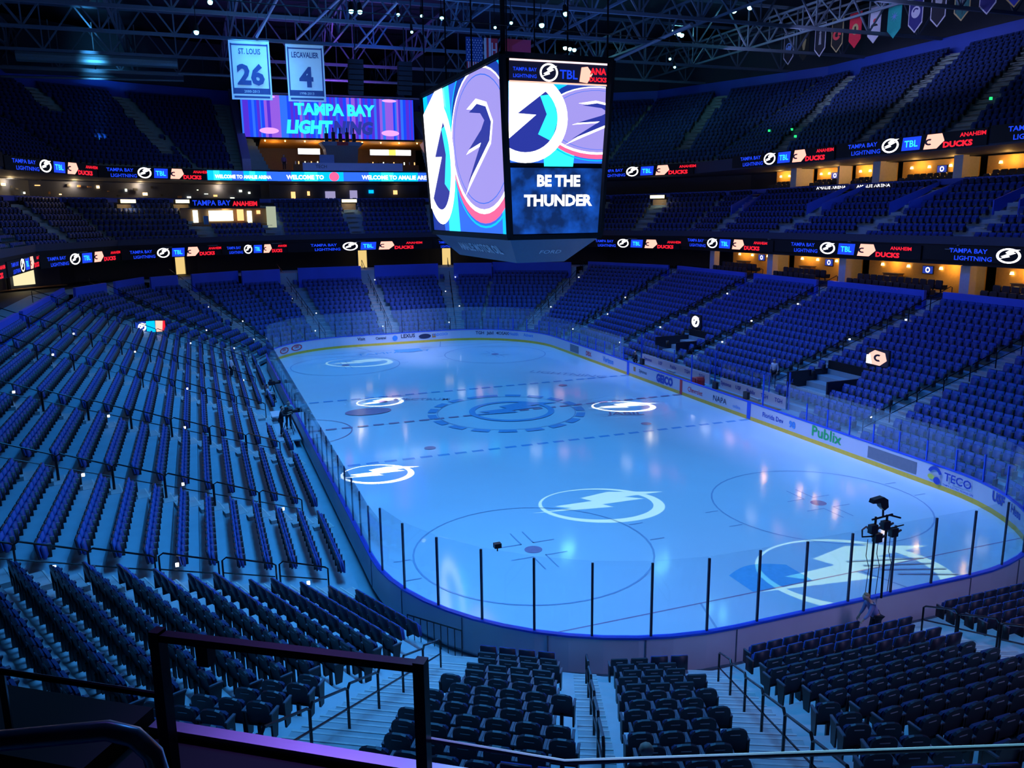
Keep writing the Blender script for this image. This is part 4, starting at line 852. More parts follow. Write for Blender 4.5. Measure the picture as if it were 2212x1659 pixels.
PEN = [('ink', 'white', 'blue', 'dark pennant with white edge and blue round emblem'), ('black', 'black', 'gold', 'black pennant with a gold slanted emblem'), ('ink', 'white', 'grey', 'dark pennant with white edge and small grey figure'), ('black', 'gold', 'scarlet', 'black pennant with a big red curved emblem'), ('red', 'red', 'gold', 'bright red pennant with a gold and dark emblem'), ('white', 'white', 'scarlet', 'pale white pennant with a red and black emblem'),
  ('teal', 'teal', 'blue', 'teal pennant with pale speckled emblem'), ('navy', 'white', 'white', 'navy pennant with a white round emblem'), ('ink', 'white', 'grey', 'dark pennant with white edge and pale crown emblem'), ('green', 'gold', 'grey', 'dark green pennant with thin orange edge'), ('navy', 'white', 'navy', 'plain navy pennant with white edge'), ('royal', 'gold', 'royal', 'royal blue pennant at the right corner')]
for j, (bg, ed, em, lab) in enumerate(PEN):
    x = 29.7-2.45*j; t = thing('pennant', lab, 'pennant', (x, -44, 27.85), 0, 'team pennants over the right stand'); fr = Fr((0, 0, 0), (-1, 0, 0), (0, 0, 1), (0, 1, 0))
    out = [(-.8, .75), (0, 0), (.8, .75), (.8, 3.25), (-.8, 3.25)]; mb = MB(); mb.prism(out, -.02, .02, pc[ed], fr); mb.prism([(a*.88, (b-1.7)*.93+1.72) for a, b in out], .021, .03, pc[bg], fr); mb.obj('cloth', t)
    mb = MB(); f = Flat(mb, fr, (-2, -2, 2, 5)); f.w = .03; m = pc[em]
    if j in (0, 7): f.arc((0, 1.75), .5, .5, m); f.arc((0, 1.85), .32, .25, pc[bg], 20, 200, .5)
    elif j == 1: f.add([(-.1, 1.1), (.15, 1.1), (.35, 2.1), (.1, 2.3), (-.25, 1.6)], m)
    elif j == 3: f.arc((-.05, 1.7), .55, .5, m, 40, 330, .45); f.add([(.1, 1.6), (.55, 1.6), (.5, 1.95), (.1, 1.85)], m)
    elif j == 4: f.arc((0, 1.75), .42, .5, m, inner=.3); f.add([(-.15, 1.5), (.15, 1.5), (.1, 2.0), (-.1, 2.0)], pc['black'])
    elif j == 5: f.arc((.1, 2.0), .25, .2, m); f.add([(-.45, 1.55), (.5, 1.5), (.35, 1.7), (-.3, 1.72)], pc['black'])
    elif j == 6:
        for k in range(8): a = k*math.pi/4; f.add([(.05*math.cos(a+1.57), 1.9+.05*math.sin(a+1.57)), (.5*math.cos(a), 1.9+.5*math.sin(a)), (.05*math.cos(a-1.57), 1.9+.05*math.sin(a-1.57))], m)
    elif j == 8: f.add([(-.35, 1.9), (-.4, 2.5), (-.15, 2.2), (0, 2.6), (.15, 2.2), (.4, 2.5), (.35, 1.9), (0, 1.6)], m)
    elif j in (2, 9): f.add([(-.2, 1.2), (.2, 1.2), (.12, 2.2), (-.12, 2.2)], m); f.arc((0, 2.35), .15, .15, m)
    if mb.f: mb.obj('emblem', t)
mb = MB(); mb.tube([(32, -44, 31.2), (0, -44, 31.2)], .06, steel, 6)
for x in (31, 24, 17, 10, 3): mb.tube([(x, -44, 31.2), (x, -44, 33.5)], .03, steel, 5)
tag(mb.obj('pennant_rail'), 'long pipe holding the row of team pennants', 'rail')
# ------------------------------------------------------------------ roof
mb = MB(); mb.box((15, 0, 35.2), (190, 150, .3), roofm); struct(mb.obj('ceiling'))
for nm, c, s in (('wall_left', (15, 76, 15), (190, .4, 42)), ('wall_right', (15, -76, 15), (190, .4, 42)), ('wall_far', (92, 0, 15), (.4, 150, 42)), ('wall_near', (-72, 0, 15), (.4, 150, 42))):
    mb = MB(); mb.box(c, s, roofm); struct(mb.obj(nm))
trm = mat('truss_steel', (.13, .18, .27), .5, .1)
def truss(a, b, z0, z1, n, nm, lab, wd=.28):
    mb = MB(); a0, b0 = V((*a, z0)), V((*b, z0)); a1, b1 = V((*a, z1)), V((*b, z1)); mb.bar(a0, b0, wd, wd, trm); mb.bar(a1, b1, wd, wd, trm)
    for k in range(n):
        p, q = a0.lerp(b0, k/n), a1.lerp(b1, (k+.5)/n); r = a0.lerp(b0, (k+1)/n); mb.bar(p, q, .14, .14, trm, (0, 1, .1)); mb.bar(q, r, .14, .14, trm, (0, 1, .1)); mb.bar(p, a1.lerp(b1, k/n), .11, .11, trm, (1, 0, 0))
    tag(mb.obj(nm), lab, 'truss', 'roof trusses', 'structure')
for j, x in enumerate((-4, 6, 16, 26, 36, 47, 58)): truss((x, -54), (x, 54), 28.4, 32.6, 18, 'beam_cross_truss', f'steel roof truss running across the hall, {nth(j)} from the camera')
for j, y in enumerate((-40, -28, -17, -7, 3, 13, 23, 34)): truss((-8, y), (74, y), 29.6, 32.0, 16, 'beam_long_truss', f'steel roof truss running along the hall, {nth(j)} from the right', .2)
# walkways and rigging pipes hung under the trusses
def pipe(a, b, r, m, lab, nm='rigging_pipe'):
    mb = MB(); mb.tube([a, b], r, m, 8)
    for k in (.1, .5, .9): p = V(a).lerp(V(b), k); mb.tube([p, (p.x, p.y, 28.2)], .02, darksteel, 4)
    tag(mb.obj(nm), lab, 'pipe', 'rigging pipes')
pp = mat('lilac_pipe', (.36, .30, .5), .4); pipe((20, 12.2, 25.6), (3, 12.0, 25.0), .09, pp, 'lilac lit pipe above the number 26 banner'); pipe((22, 9.0, 26), (4, 8.2, 25.4), .09, pp, 'lilac lit pipe above the number 4 banner'); pipe((30, 3, 27), (8, 4.2, 26), .09, pp, 'lilac lit pipe left of the scoreboard')
pipe((52, -24, 26.8), (12, -20.5, 27), .16, steel, 'thick blue grey pipe right of the scoreboard'); pipe((45, 18, 26.5), (45, -6, 26.5), .14, steel, 'cross pipe above the video wall'); pipe((50, 12, 25.6), (50, -8, 25.6), .1, pp, 'violet pipe just above the video wall')
pipe((52, -43.3, 31.9), (2, -43.3, 31.9), .12, steel, 'upper roof edge pipe by the pennants'); pipe((52, -42.6, 32.4), (2, -42.6, 32.4), .12, steel, 'lower roof edge pipe by the pennants')
mb = MB(); mb.tube([(-16, 17, 19.9), (-14, -6, 20.0)], .018, blackm, 5); tag(mb.obj('cable'), 'thin dark cable crossing in front of the scoreboard', 'cable')
# air duct and catwalk at the far left, speaker clusters
t = thing('catwalk', 'pale roof catwalk with duct at the far left', 'catwalk', (52, 26, 27.2)); mb = MB(); mb.box((0, 0, 0), (3, 17, .3), steel)
for y in (-8, -4, 0, 4, 8): mb.tube([(0, y, 0), (0, y, 5)], .06, steel, 5)
mb.obj('deck', t); mb = MB(); mb.tube([(-1, -8, 1.2), (-1, 7, 1.2)], .55, mat('duct_metal', (.35, .5, .6), .35, .5), 12); mb.obj('duct', t); mb = MB(); mb.tube([(-1.5, -8.5, -.6), (-1.5, 8.5, -.9)], .12, steel, 6); mb.obj('rail', t)
for j, (x, y, z, lab) in enumerate(((30, 3.0, 25.9, 'dark hanging speaker column left of the scoreboard'), (34, -2.5, 26.6, 'dark hanging speaker column just left of the scoreboard corner'))):
    t = thing('speaker_cluster', lab, 'speaker', (x, y, z)); mb = MB()
    for k in range(7): c = V((-.12*k*k*.1, 0, -k*.42)); mb.box(c, (.7, 1.3, .38), blackm, Fr((0, 0, 0), (math.cos(.06*k), 0, math.sin(.06*k)), (0, 1, 0)))
    mb.obj('speaker_boxes', t); mb = MB(); mb.tube([(0, 0, .2), (0, 0, 5)], .06, blackm, 5); mb.obj('chain', t)
wash('duct_added_fill', (46, 26, 25.2), (52, 26, 28.6), (.10, .55, 1.0), 160, 1, 12, 28)  # added cyan fill to pick out the duct
# roof lamps
BANKS = [(44.4+.35*k, -24.7-.75*k, 31, .36) for k in (-1, 0, 1)]+[(37.5+.5*k, -34.8-.7*k, 32, .38) for k in (-1.5, -.5, .5, 1.5)]+[(22.5, -33.5, 31.4, .4), (24.6, -33.2, 31.5, .36)]     # lamp banks high in the roof, mirrored in the ice
LAMPS = [(21.7, 16.4, 26.0, .3), (11.6, 6.6, 26, .26), (11.6, 6.0, 26, .26), (11.6, 3.35, 26, .18), (11.5, 1.7, 26, .18), (11.7, .2, 26, .22), (16.8, 1.1, 26, .16), (11.6, -5.0, 26, .18), (11.6, -7.4, 26, .3), (7.8, -7.6, 26, .26), (13.4, -4.4, 26, .16),
   (11.9, 15.6, 26, .26), (26, -27, 27, .2), (30, -30, 27, .2)]+BANKS
LAMPS.sort(key=lambda q: across(q[:3]))
for j, (x, y, z, r) in enumerate(LAMPS):
    t = thing('roof_lamp', f'small bright cyan lamp under the roof, {nth(j)} of them from the left', 'lamp', (x, y, z), 0, 'roof lamps')
    mb = MB(); mb.tube([(0, 0, .05), (.1, 0, .6)], [r*.8, r*.5], dark, 10); mb.obj('housing', t)
    mb = MB(); mb.ball((-.06, 0, 0), r*.62, L_bank if z > 30 else L_cool, 10, 7); mb.obj('lens', t)
    mb = MB(); mb.tube([(.1, 0, .6), (.1, 0, 2.6)], .03, dark, 5); mb.obj('clamp', t)
# purple washes on the rig
lamp('violet_wash', 'SPOT', (40, 2, 23), (.42, .12, 1), 2600, rot=(math.radians(180), math.radians(20), 0), spot_size=2.2, spot_blend=.6)
lamp('violet_front_wash', 'SPOT', (-30, 16, 27), (.34, .16, 1), 9000, rot=aim((-30, 16, 27), (-45, 17, 10.2)), spot_size=.16, spot_blend=.8, shadow_soft_size=.4)
# projected bolt-and-ring pictures on the ice
gp = bpy.data.node_groups.new('gobo', 'ShaderNodeTree'); gp.interface.new_socket('x', in_out='INPUT', socket_type='NodeSocketFloat'); gp.interface.new_socket('y', in_out='INPUT', socket_type='NodeSocketFloat'); gp.interface.new_socket('v', in_out='OUTPUT', socket_type='NodeSocketFloat')
gi = gp.nodes.new('NodeGroupInput'); go = gp.nodes.new('NodeGroupOutput')
def mth(op, a, b=None, nt=gp):
    m = nt.nodes.new('ShaderNodeMath'); m.operation = op
    for k, v in enumerate((a, b)):
        if v is None: continue
        if isinstance(v, (int, float)): m.inputs[k].default_value = v
        else: nt.links.new(v, m.inputs[k])
    return m.outputs[0]
X_, Y_ = gi.outputs[0], gi.outputs[1]; tot = None
for q in BOLT:
    A_ = sum(q[i-1][0]*q[i][1]-q[i][0]*q[i-1][1] for i in range(len(q))); sg = 1 if A_ > 0 else -1; c_ = None
    for i in range(len(q)):
        (ax, ay), (bx, by) = q[i-1], q[i]; nx, ny = -(by-ay)*sg, (bx-ax)*sg
        d_ = mth('ADD', mth('MULTIPLY', X_, nx), mth('MULTIPLY', Y_, ny)); g_ = mth('GREATER_THAN', d_, nx*ax+ny*ay-.004); c_ = g_ if c_ is None else mth('MULTIPLY', c_, g_)
    tot = c_ if tot is None else mth('MAXIMUM', tot, c_)
rx = mth('ADD', X_, .0); r2 = mth('SQRT', mth('ADD', mth('MULTIPLY', rx, rx), mth('MULTIPLY', Y_, Y_)))
inr = mth('SUBTRACT', .88, mth('MULTIPLY', mth('ADD', X_, mth('MULTIPLY', Y_, -.8)), .07)); rg = mth('MULTIPLY', mth('GREATER_THAN', r2, inr), mth('LESS_THAN', r2, 1.0))
gp.links.new(mth('MAXIMUM', tot, rg), go.inputs[0])
def gobo(c, R_, ang, power, col, sq=1.0):
    h = 26.0; o = lamp('gobo_projector_light', 'SPOT', (c[0], c[1], h), col, power, spot_size=2*math.atan(R_*1.5/h), spot_blend=.05, shadow_soft_size=.02)
    l = o.data; l.use_nodes = True; nt = l.node_tree; em = nt.nodes['Emission']; tc = nt.nodes.new('ShaderNodeTexCoord'); sp = nt.nodes.new('ShaderNodeSeparateXYZ'); nt.links.new(tc.outputs['Normal'], sp.inputs[0])
    px = mth('MULTIPLY', mth('DIVIDE', sp.outputs[0], sp.outputs[2], nt), -h/R_, nt); py = mth('MULTIPLY', mth('DIVIDE', sp.outputs[1], sp.outputs[2], nt), -h/R_, nt)
    ca, sa = math.cos(ang), math.sin(ang); u = mth('ADD', mth('MULTIPLY', px, ca, nt), mth('MULTIPLY', py, sa, nt), nt); v = mth('MULTIPLY', mth('ADD', mth('MULTIPLY', px, -sa, nt), mth('MULTIPLY', py, ca, nt), nt), 1/sq, nt)
    g = nt.nodes.new('ShaderNodeGroup'); g.node_tree = gp; nt.links.new(u, g.inputs[0]); nt.links.new(v, g.inputs[1]); nt.links.new(g.outputs[0], em.inputs['Strength'])
a0 = math.atan2(-.924, -.383); PALE = (.60, .80, .30)
gobo((-17.6, 2.1), 2.75, a0, 22000, PALE, .78); gobo((-27.2, -3.0), 3.4, a0, 21000, PALE, .9); gobo((21.9, 5.4), 2.9, a0, 20000, PALE, .72)
gobo((-9.5, 10.3), 1.8, a0, 95000, (1, 1, 1), .85); gobo((6.1, 6.9), 1.6, a0+.25, 75000, (1, 1, 1), .8); gobo((-1.6, -7.6), 2.1, a0-.1, 95000, (1, 1, 1), .7)
# ------------------------------------------------------------------ tunnels with screens in the side stands
def tv(name, x, y, z, rz, w_, h_, draw, label, post=1.0):
    t = thing(name, label, 'screen', (x, y, z), rz); fr = Fr((0, .06, post+h_/2), (-1, 0, 0), (0, 0, 1), (0, 1, 0)); mb = MB(); mb.box((0, 0, -.06), (w_+.1, h_+.1, .12), dark, fr); mb.obj('housing', t)
    mb = MB(); f = Flat(mb, fr, (-w_/2, -h_/2, w_/2, h_/2)); draw(f); mb.obj('picture', t); mb = MB(); mb.tube([(0, 0, 0), (0, 0, post)], .05, dark, 6); mb.obj('post', t)
def d_logo(f): f.add([(-.55, -.45), (.55, -.45), (.55, .45), (-.55, .45)], L_black); f.arc((0, 0), .45, .45, L_white, inner=.55); f.bolt((0, 0), .42, L_white); f.arc((0, 0), .4, .4, L_white, 200, 260, .2)
def d_duck(f): f.add([(-1, -1), (1, -1), (1, 1), (-1, 1)], L_black); f.add([(-.7, -.4), (.2, -.45), (.65, -.1), (.5, .35), (-.2, .45), (-.6, .2)], led('led_peach', (1, .55, .45), 1.25)); f.arc((.05, .0), .3, .22, L_black, 60, 300, .5, 14); f.add([(-.75, -.4), (-.35, -.4), (-.5, .15), (-.75, .1)], L_white)
def d_three(f): f.add([(-2, -1), (-.35, -1), (-.35, 1), (-2, 1)], L_deep); f.bolt((-.62, 0), .34, L_white); f.arc((-.62, 0), .3, .34, L_white, inner=.6); f.add([(-.3, -1), (.35, -1), (.35, 1), (-.3, 1)], L_cyan); f.add([(.35, -.45), (.85, -.45), (.95, .4), (.4, .45)], L_salmon); f.add([(.85, -.4), (1.1, -.4), (1.1, .4), (.95, .4)], L_red)
def tunnel(x0, x1, y0, y1, zb, zt, label):
    t = thing('tunnel_entrance', label, 'tunnel', ((x0+x1)/2, (y0+y1)/2, zb)); o = t.location.copy(); s = 1 if y1 > y0 else -1
    mb = MB(); mb.box(((x0+x1)/2, y1, (zb+zt)/2), (x1-x0, .15, zt-zb), blackm); mb.box(((x0+x1)/2, (y0+y1)/2, zb), (x1-x0, abs(y1-y0), .1), mat('tunnel_floor', (.3, .22, .24), .6)); mb.obj('recess', t, origin=o)  # black back panel painted for the dark of the tunnel opening
    for x in (x0, x1): mb = MB(); mb.box((x, (y0+y1)/2, zb+.55), (.12, abs(y1-y0), 1.2), shell); mb.obj('side_wall', t, origin=o)
tunnel(-10.5, -7.0, -16.2, -19.4, 1.45, 3.1, 'dark tunnel mouth with low walls among the right seats, nearer one'); tunnel(6.0, 9.1, -16.2, -19.4, 1.45, 3.1, 'dark tunnel mouth among the right seats, farther one')
tv('tunnel_screen', -10.7, -19.7, 2.3, math.radians(8), 1.5, .95, d_duck, 'glowing peach tunnel screen among the right seats', 1.05); tv('tunnel_screen', 8.4, -19.5, 2.3, math.radians(8), 1.2, 1.0, d_logo, 'round white bolt emblem screen among the right seats', .95); tv('tunnel_screen', 23.4, 21.7, 3.0, math.radians(100), 2.2, .9, d_three, 'three coloured screen at the far left corner stand', .45)
# ------------------------------------------------------------------ benches on the right
for j, (x0, x1, lab) in enumerate(((-8.5, -1.7, 'nearer'), (-.4, 9.0, 'farther'))):
    t = thing('player_bench', f'brown player bench with white advert wall behind, {lab} one', 'bench', ((x0+x1)/2, -14.4, 0), 0, 'player benches'); o = t.location.copy(); L = x1-x0
    mb = MB(); mb.box(((x0+x1)/2, -14.45, .62), (L, .42, .08), woodm); 
    for k in range(5): mb.box((x0+L*(k+.5)/5, -14.45, .3), (.08, .36, .6), woodm)
    mb.obj('seat', t, origin=o); mb = MB(); mb.box(((x0+x1)/2, -15.0, .68), (L, .1, 1.36), white); w_ = mb.obj('back_wall', t, origin=o)
    mb = MB(); fr = Fr(((x0+x1)/2, -14.94, 1.02), (-1, 0, 0), (0, 0, 1), (0, 1, 0))
    for k in range(5): mb.text(['Synovus', 'USF', 'Publix', 'TGH', 'Bolts'][k] if k != 4 else 'TGH', Fr(fr.p(-L/2+L*(k+.5)/5, -.1), fr.x, fr.y, fr.z), .36, adblue, .0, bold=.02)
    lt = mb.obj('lettering', w_); lt.data.transform(Matrix.Translation(-o))
    mb = MB(); mb.box(((x0+x1)/2, -15.0, 1.85), (L, .03, .95), glass); mb.obj('glass_screen', t, origin=o)
    mb = MB()
    for k in range(5): mb.box((x0+L*k/4, -15.0, 1.86), (.05, .05, 1.0), bluecap)
    mb.obj('post', t, origin=o)
for j, x in enumerate((-8.7, -1.0, 9.2)):
    t = thing('bench_divider', f'clear glass end wall between the benches, {nth(j)} from the camera', 'glass wall', (x, -14.05, 0), 0, 'bench end walls'); mb = MB(); mb.box((0, 0, 1.5), (.03, 1.9, 2.8), glass); mb.obj('pane', t); mb = MB(); mb.box((0, .95, 1.5), (.07, .07, 2.9), bluecap); mb.box((0, -.95, 1.5), (.07, .07, 2.9), bluecap); mb.obj('post', t)
mb = MB(); mb.tube([(-.9, -13.9, .05), (-.9, -13.9, 1.15)], [.28, .3], red, 14); mb.tube([(-.9, -13.9, 1.15), (-.9, -13.9, 1.32)], [.31, .24], red, 14); mb.box((-.35, -13.9, .6), (.5, .5, 1.2), red); tag(mb.obj('drink_cooler'), 'red drink cooler between the player benches', 'cooler')
for j, (x, y) in enumerate(((6.0, -13.25), (-3.6, -13.25), (-6.9, -13.25))):
    t = thing('bench_monitor', f'small black box on the bench boards, {nth(2-j)} from the camera', 'box', (x, y, 1.11), 0, 'boxes on the bench boards'); mb = MB(); mb.box((0, 0, .22), (.42, .2, .44), dark); mb.obj('case', t); mb = MB(); mb.box((0, -.11, .24), (.34, .02, .32), blackm); mb.obj('panel', t)
# ------------------------------------------------------------------ aisle handrails and step lights
hr = MB(); hr.tube([(0, 0, 0), (0, 0, .86), (0, .1, .94), (0, 1.5, 1.56), (0, 1.62, 1.5), (0, 1.62, .65)], .028, railm, 6); hr.tube([(0, .05, .5), (0, 1.62, 1.12)], .022, railm, 6); hme = hr.obj('handrail'); hused = False
dotm = MB(); dotm.box((0, 0, 0), (.09, .09, .09), L_dot); dob = dotm.obj('step_light'); dused = False
rnd = random.Random(11)
for ai, (z_, nm, p, u, wd) in enumerate(AL):
    n = V((-u.y, u.x)); ang = math.atan2(u.y, u.x)-math.pi/2; c = 0
    for k in range(1, 18, 2):
        q = hit_d(p, u, drow(k)-.1)
        if z_ == 'right' and k < 2 and abs(q.x) < 11: continue
        if not seen((q.x, q.y, zrow(k)), 60): continue
        o = hme if not hused else hme.copy()
        if hused: C.objects.link(o)
        hused = True; o.location = (q.x, q.y, zrow(k)); o.rotation_euler = (0, 0, ang); c += 1
        tag(o, f'black handrail, {nth(c-1)} up, {nm.replace("from the camera", "in").replace("left of the person at the glass", "left of bending person").replace("right of the person at the glass", "right of bending person")}', 'handrail', 'aisle handrails')
    c = 0
    for k in range(2, 18, 4):
        s = 1 if k % 8 < 4 else -1; q = hit_d(p, u, drow(k))+n*s*(wd/2+.05)
        if not seen((q.x, q.y, zrow(k)), 20) or z_ == 'near' or rnd.random() < .25: continue
        o = dob if not dused else dob.copy()
        if dused: C.objects.link(o)
        dused = True; o.location = (q.x, q.y, zrow(k)+.55); c += 1; tag(o, f'tiny white step light, {nth(c-1)} up, {nm.replace("from the camera", "in")}', 'light', 'aisle step lights')
grn = MB(); grn.box((0, 0, 0), (.12, .2, .2), L_green); gb = grn.obj('exit_light'); gi_ = 0
for x, y, z in sorted(((14.5, -33.2, 18.9), (21, -38, 20.2), (5, -37, 19.5), (-1.5, -37.5, 20.3), (24.5, -38, 20.4), (27, -37, 19.3), (55, 27.5, 19.9), (56, 22, 19.8), (56, 32.5, 20.6), (47.5, 12.0, 8.6), (44, 25, 8.5), (8, -31.5, 8.7)), key=across):
    o = gb if not gi_ else gb.copy()
    if gi_: C.objects.link(o)
    o.location = (x, y, z); tag(o, f'tiny green exit light, {nth(gi_)} from the left of the photo', 'light', 'green exit lights'); gi_ += 1
# ------------------------------------------------------------------ people
skin = mat('skin', (.62, .40, .30), .55); hairb = mat('blond_hair', (.42, .30, .16), .7); haird = mat('dark_hair', (.02, .015, .012), .7)
def skinmesh(chains, m, sub=1, name='t'):
    vs = []; es = []; rs = []; roots = []; idx = {}
    for ch in chains:
        prev = None
        for (p, r) in ch:
            key = tuple(round(a, 4) for a in p)
            if key not in idx: idx[key] = len(vs); vs.append(key); rs.append(r)
            i = idx[key]
            if prev is not None: es.append((prev, i))
            prev = i
    me = bpy.data.meshes.new(name); me.from_pydata(vs, es, []); o = bpy.data.objects.new(name, me); C.objects.link(o)
    md = o.modifiers.new('s', 'SKIN'); md.use_smooth_shade = True
    par = list(range(len(vs)))
    def fd(a):
        while par[a] != a: a = par[a]
        return a
    for a, b in es: par[fd(a)] = fd(b)
    done = set()
    for i, r in enumerate(rs):
        sv = me.skin_vertices[0].data[i]; sv.radius = (r, r) if not isinstance(r, tuple) else r; f_ = fd(i); sv.use_root = f_ not in done; done.add(f_)
    if sub: o.modifiers.new('u', 'SUBSURF').levels = sub; o.modifiers[-1].render_levels = sub
    bpy.context.view_layer.update(); me2 = bpy.data.meshes.new_from_object(o.evaluated_get(bpy.context.evaluated_depsgraph_get()))
    bpy.data.objects.remove(o); me2.materials.clear(); me2.materials.append(m); return me2
def meshobj(me, name, parent): o = bpy.data.objects.new(name, me); C.objects.link(o); o.parent = parent; me.name = name; return o
def person(label, loc, rz, shirt, pants, hair, lean=0, seat=False, arms=((.30, .42, -.1), (.30, .42, -.1)), head=0, fingers=True, step=0):
    """arms: wrist target relative to the shoulder (out, forward, up), left then right"""
    root = thing('person', label, 'person', loc, rz); hz = .46 if seat else .93
    def up(p):               # bend the upper body forward about the hips
        y, z = p[1], p[2]-hz; return V((p[0], y*math.cos(lean)+z*math.sin(lean), hz+z*math.cos(lean)-y*math.sin(lean)))
    P = V((0, 0, hz)); sp = [(P, .125), (up((0, .01, hz+.20)), .115), (up((0, 0, hz+.38)), .135), (up((0, -.01, hz+.49)), .075), (up((0, 0, hz+.56)), .052)]
    hb = V(up((0, .0, hz+.56))); hd = Matrix.Rotation(-(lean+head), 3, 'X'); H = lambda a, b, c: hb+hd @ V((a, b, c))
    headc = [(hb, .052), (H(0, .015, .06), .072), (H(0, .02, .12), .088), (H(0, .012, .18), .085), (H(0, .0, .225), .055)]; nose = [(H(0, .02, .12), .088), (H(0, .118, .115), .016)]
    ears = [[(H(0, .02, .12), .088), (H(s*.098, .0, .12), .018)] for s in (-1, 1)]
    body = [sp, headc, nose]+ears; sh = [[(V((0, 0, hz-.10)), .165), (sp[1][0], .145), (sp[2][0], .15), (sp[3][0], .085)]]; leg = []; hands = []
    for s, tgt in ((1, arms[0]), (-1, arms[1])):
        S = up((s*.185, 0, hz+.46)); W_ = S+V((s*tgt[0], tgt[1], tgt[2])); d = W_-S
        if d.length > .53: W_ = S+d*.53/d.length; d = W_-S
        bend = math.sqrt(max(.27**2-(d.length/2)**2, 0)); E_ = (S+W_)/2+V((s*.5, -.5, -.7)).normalized()*bend; hd_ = (W_-E_).normalized(); K = W_+hd_*.085
        body.append([(sp[2][0], .135), (S, .062), (E_, .043), (W_, .029), (K, .036)]); sh.append([(sp[2][0], .15), (S, .075), (E_, .056), (E_.lerp(W_, .8), .042)])
        if fingers:
            a = hd_.cross(V((0, 0, 1))); a = a.normalized() if a.length > .1 else V((1, 0, 0)); b_ = a.cross(hd_)
            for k in range(4):
                f0 = W_+hd_*.06+a*(-.030+.02*k); L = (.07, .08, .075, .06)[k]; hands.append([(f0, .0095), (f0+hd_*(.03+L*.5), .009), (f0+hd_*(.03+L*.8)-b_*.02, .0085), (f0+hd_*(.03+L*.95)-b_*.045, .007)])
            hands.append([(W_+hd_*.02-a*.03, .011), (W_+hd_*.05-a*.06, .010), (W_+hd_*.085-a*.065-b_*.012, .008)])
    for s in (1, -1):
        hp = V((s*.095, 0, hz-.02)); st = step*s
        if seat: kn, an = V((s*.12, .43, .48)), V((s*.12, .40, .09))
        else: kn, an = V((s*.11, .03+st*.2, .50)), V((s*.115, -.02+st*.28, .085))
        body.append([(P, .125), (hp, .092), (kn, .058), (an, .042), (an+V((0, .12, -.045)), .036)]); leg.append([(V((0, 0, hz+.07)), .15), (hp, .108), (kn, .072), (an+V((0, 0, .02)), .06)])
        hands_ = None
        shoe = skinmesh([[(an+V((0, -.05, -.045)), .042), (an+V((0, .06, -.045)), .042), (an+V((0, .16, -.055)), .032)]], dark); meshobj(shoe, 'shoe', root)
    meshobj(skinmesh(body+hands, skin), 'body', root); meshobj(skinmesh(sh, shirt), 'shirt', root); meshobj(skinmesh(leg, pants), 'trousers', root)
    mb = MB()
    for s in (-1, 1): mb.ball(H(s*.033, .098, .135), .011, dark, 6, 4)
    mb.ball(H(0, .096, .07), .016, mat('lip', (.4, .15, .14), .6), 6, 4, (1.3, .5, .4)); mb.obj('face_features', root)
    if hair: meshobj(skinmesh([[(H(0, -.045, .07), .062), (H(0, -.04, .14), .088), (H(0, -.015, .20), .090), (H(0, .03, .235), .05)]], hair), 'hair', root)
    return root
lilac = mat('lilac_shirt', (.34, .34, .62), .8); whites = mat('white_shirt', (.7, .72, .85), .8); darkc = mat('dark_clothes', (.015, .016, .03), .8); tealc = mat('teal_shirt', (.2, .5, .55), .8); bluec = mat('blue_jacket', (.12, .2, .75), .8)
person('person with fair hair and lilac shirt bending over by the near glass', (-31.35, .15, .06), math.radians(-20), lilac, darkc, hairb, lean=.5, arms=((.02, .2, -.50), (.02, .28, -.46)), head=.1, step=.3)
bp = hit_d(V((-30.6, 7.6)), V((-math.cos(math.radians(18)), math.sin(math.radians(18)))), drow(10)); 
# bald spectator in the near block: found where his head shows over the front rail
person('bald person sitting in the near seats just above the front rail', (-39.72, 12.66, zrow(12)+.16), math.radians(252), darkc, darkc, None, seat=True, arms=((.05, .36, -.34), (.05, .36, -.34)))
person('person in a white shirt standing low in the left stand', (13.4, 16.1, zrow(2)), math.radians(170), whites, darkc, haird, arms=((.05, .1, -.5), (.08, .2, -.45)))
person('person in pale shirt standing among the right seats by the aisle', (-4.7, -17.0, zrow(3)), math.radians(20), whites, darkc, haird, arms=((.06, .05, -.5), (.06, .05, -.5)))
person('person in a blue jacket standing in the far left stand', (34.6, 23.3, zrow(11)), math.radians(130), bluec, darkc, haird, arms=((.06, .05, -.5), (.06, .05, -.5)))
person('person in dark clothes standing in the farther bench', (8.2, -13.9, 0.05), math.radians(0), darkc, darkc, haird, arms=((.05, .3, -.3), (.05, .1, -.5)))
person('person in a teal shirt working at the left camera platform', (-.1, 13.55, .35), math.radians(100), tealc, darkc, haird, lean=.3, arms=((.05, .35, -.25), (.05, .35, -.25)))
person('person in dark clothes behind the camera on the left platform', (-1.6, 14.1, .35), math.radians(170), darkc, darkc, haird, lean=.15, arms=((.05, .4, -.1), (.05, .4, -.1)))
person('person with white sleeves seated in the front left row', (7.6, 14.1, .3), math.radians(180), whites, darkc, haird, seat=True, arms=((.05, .36, -.3), (.05, .36, -.3)))
person('person walking on the lounge deck by the video wall', (50.5, 7.7, 17.4), math.radians(90), mat('mauve_shirt', (.3, .12, .3), .8), darkc, haird, arms=((.06, .1, -.5), (.06, .1, -.5)))
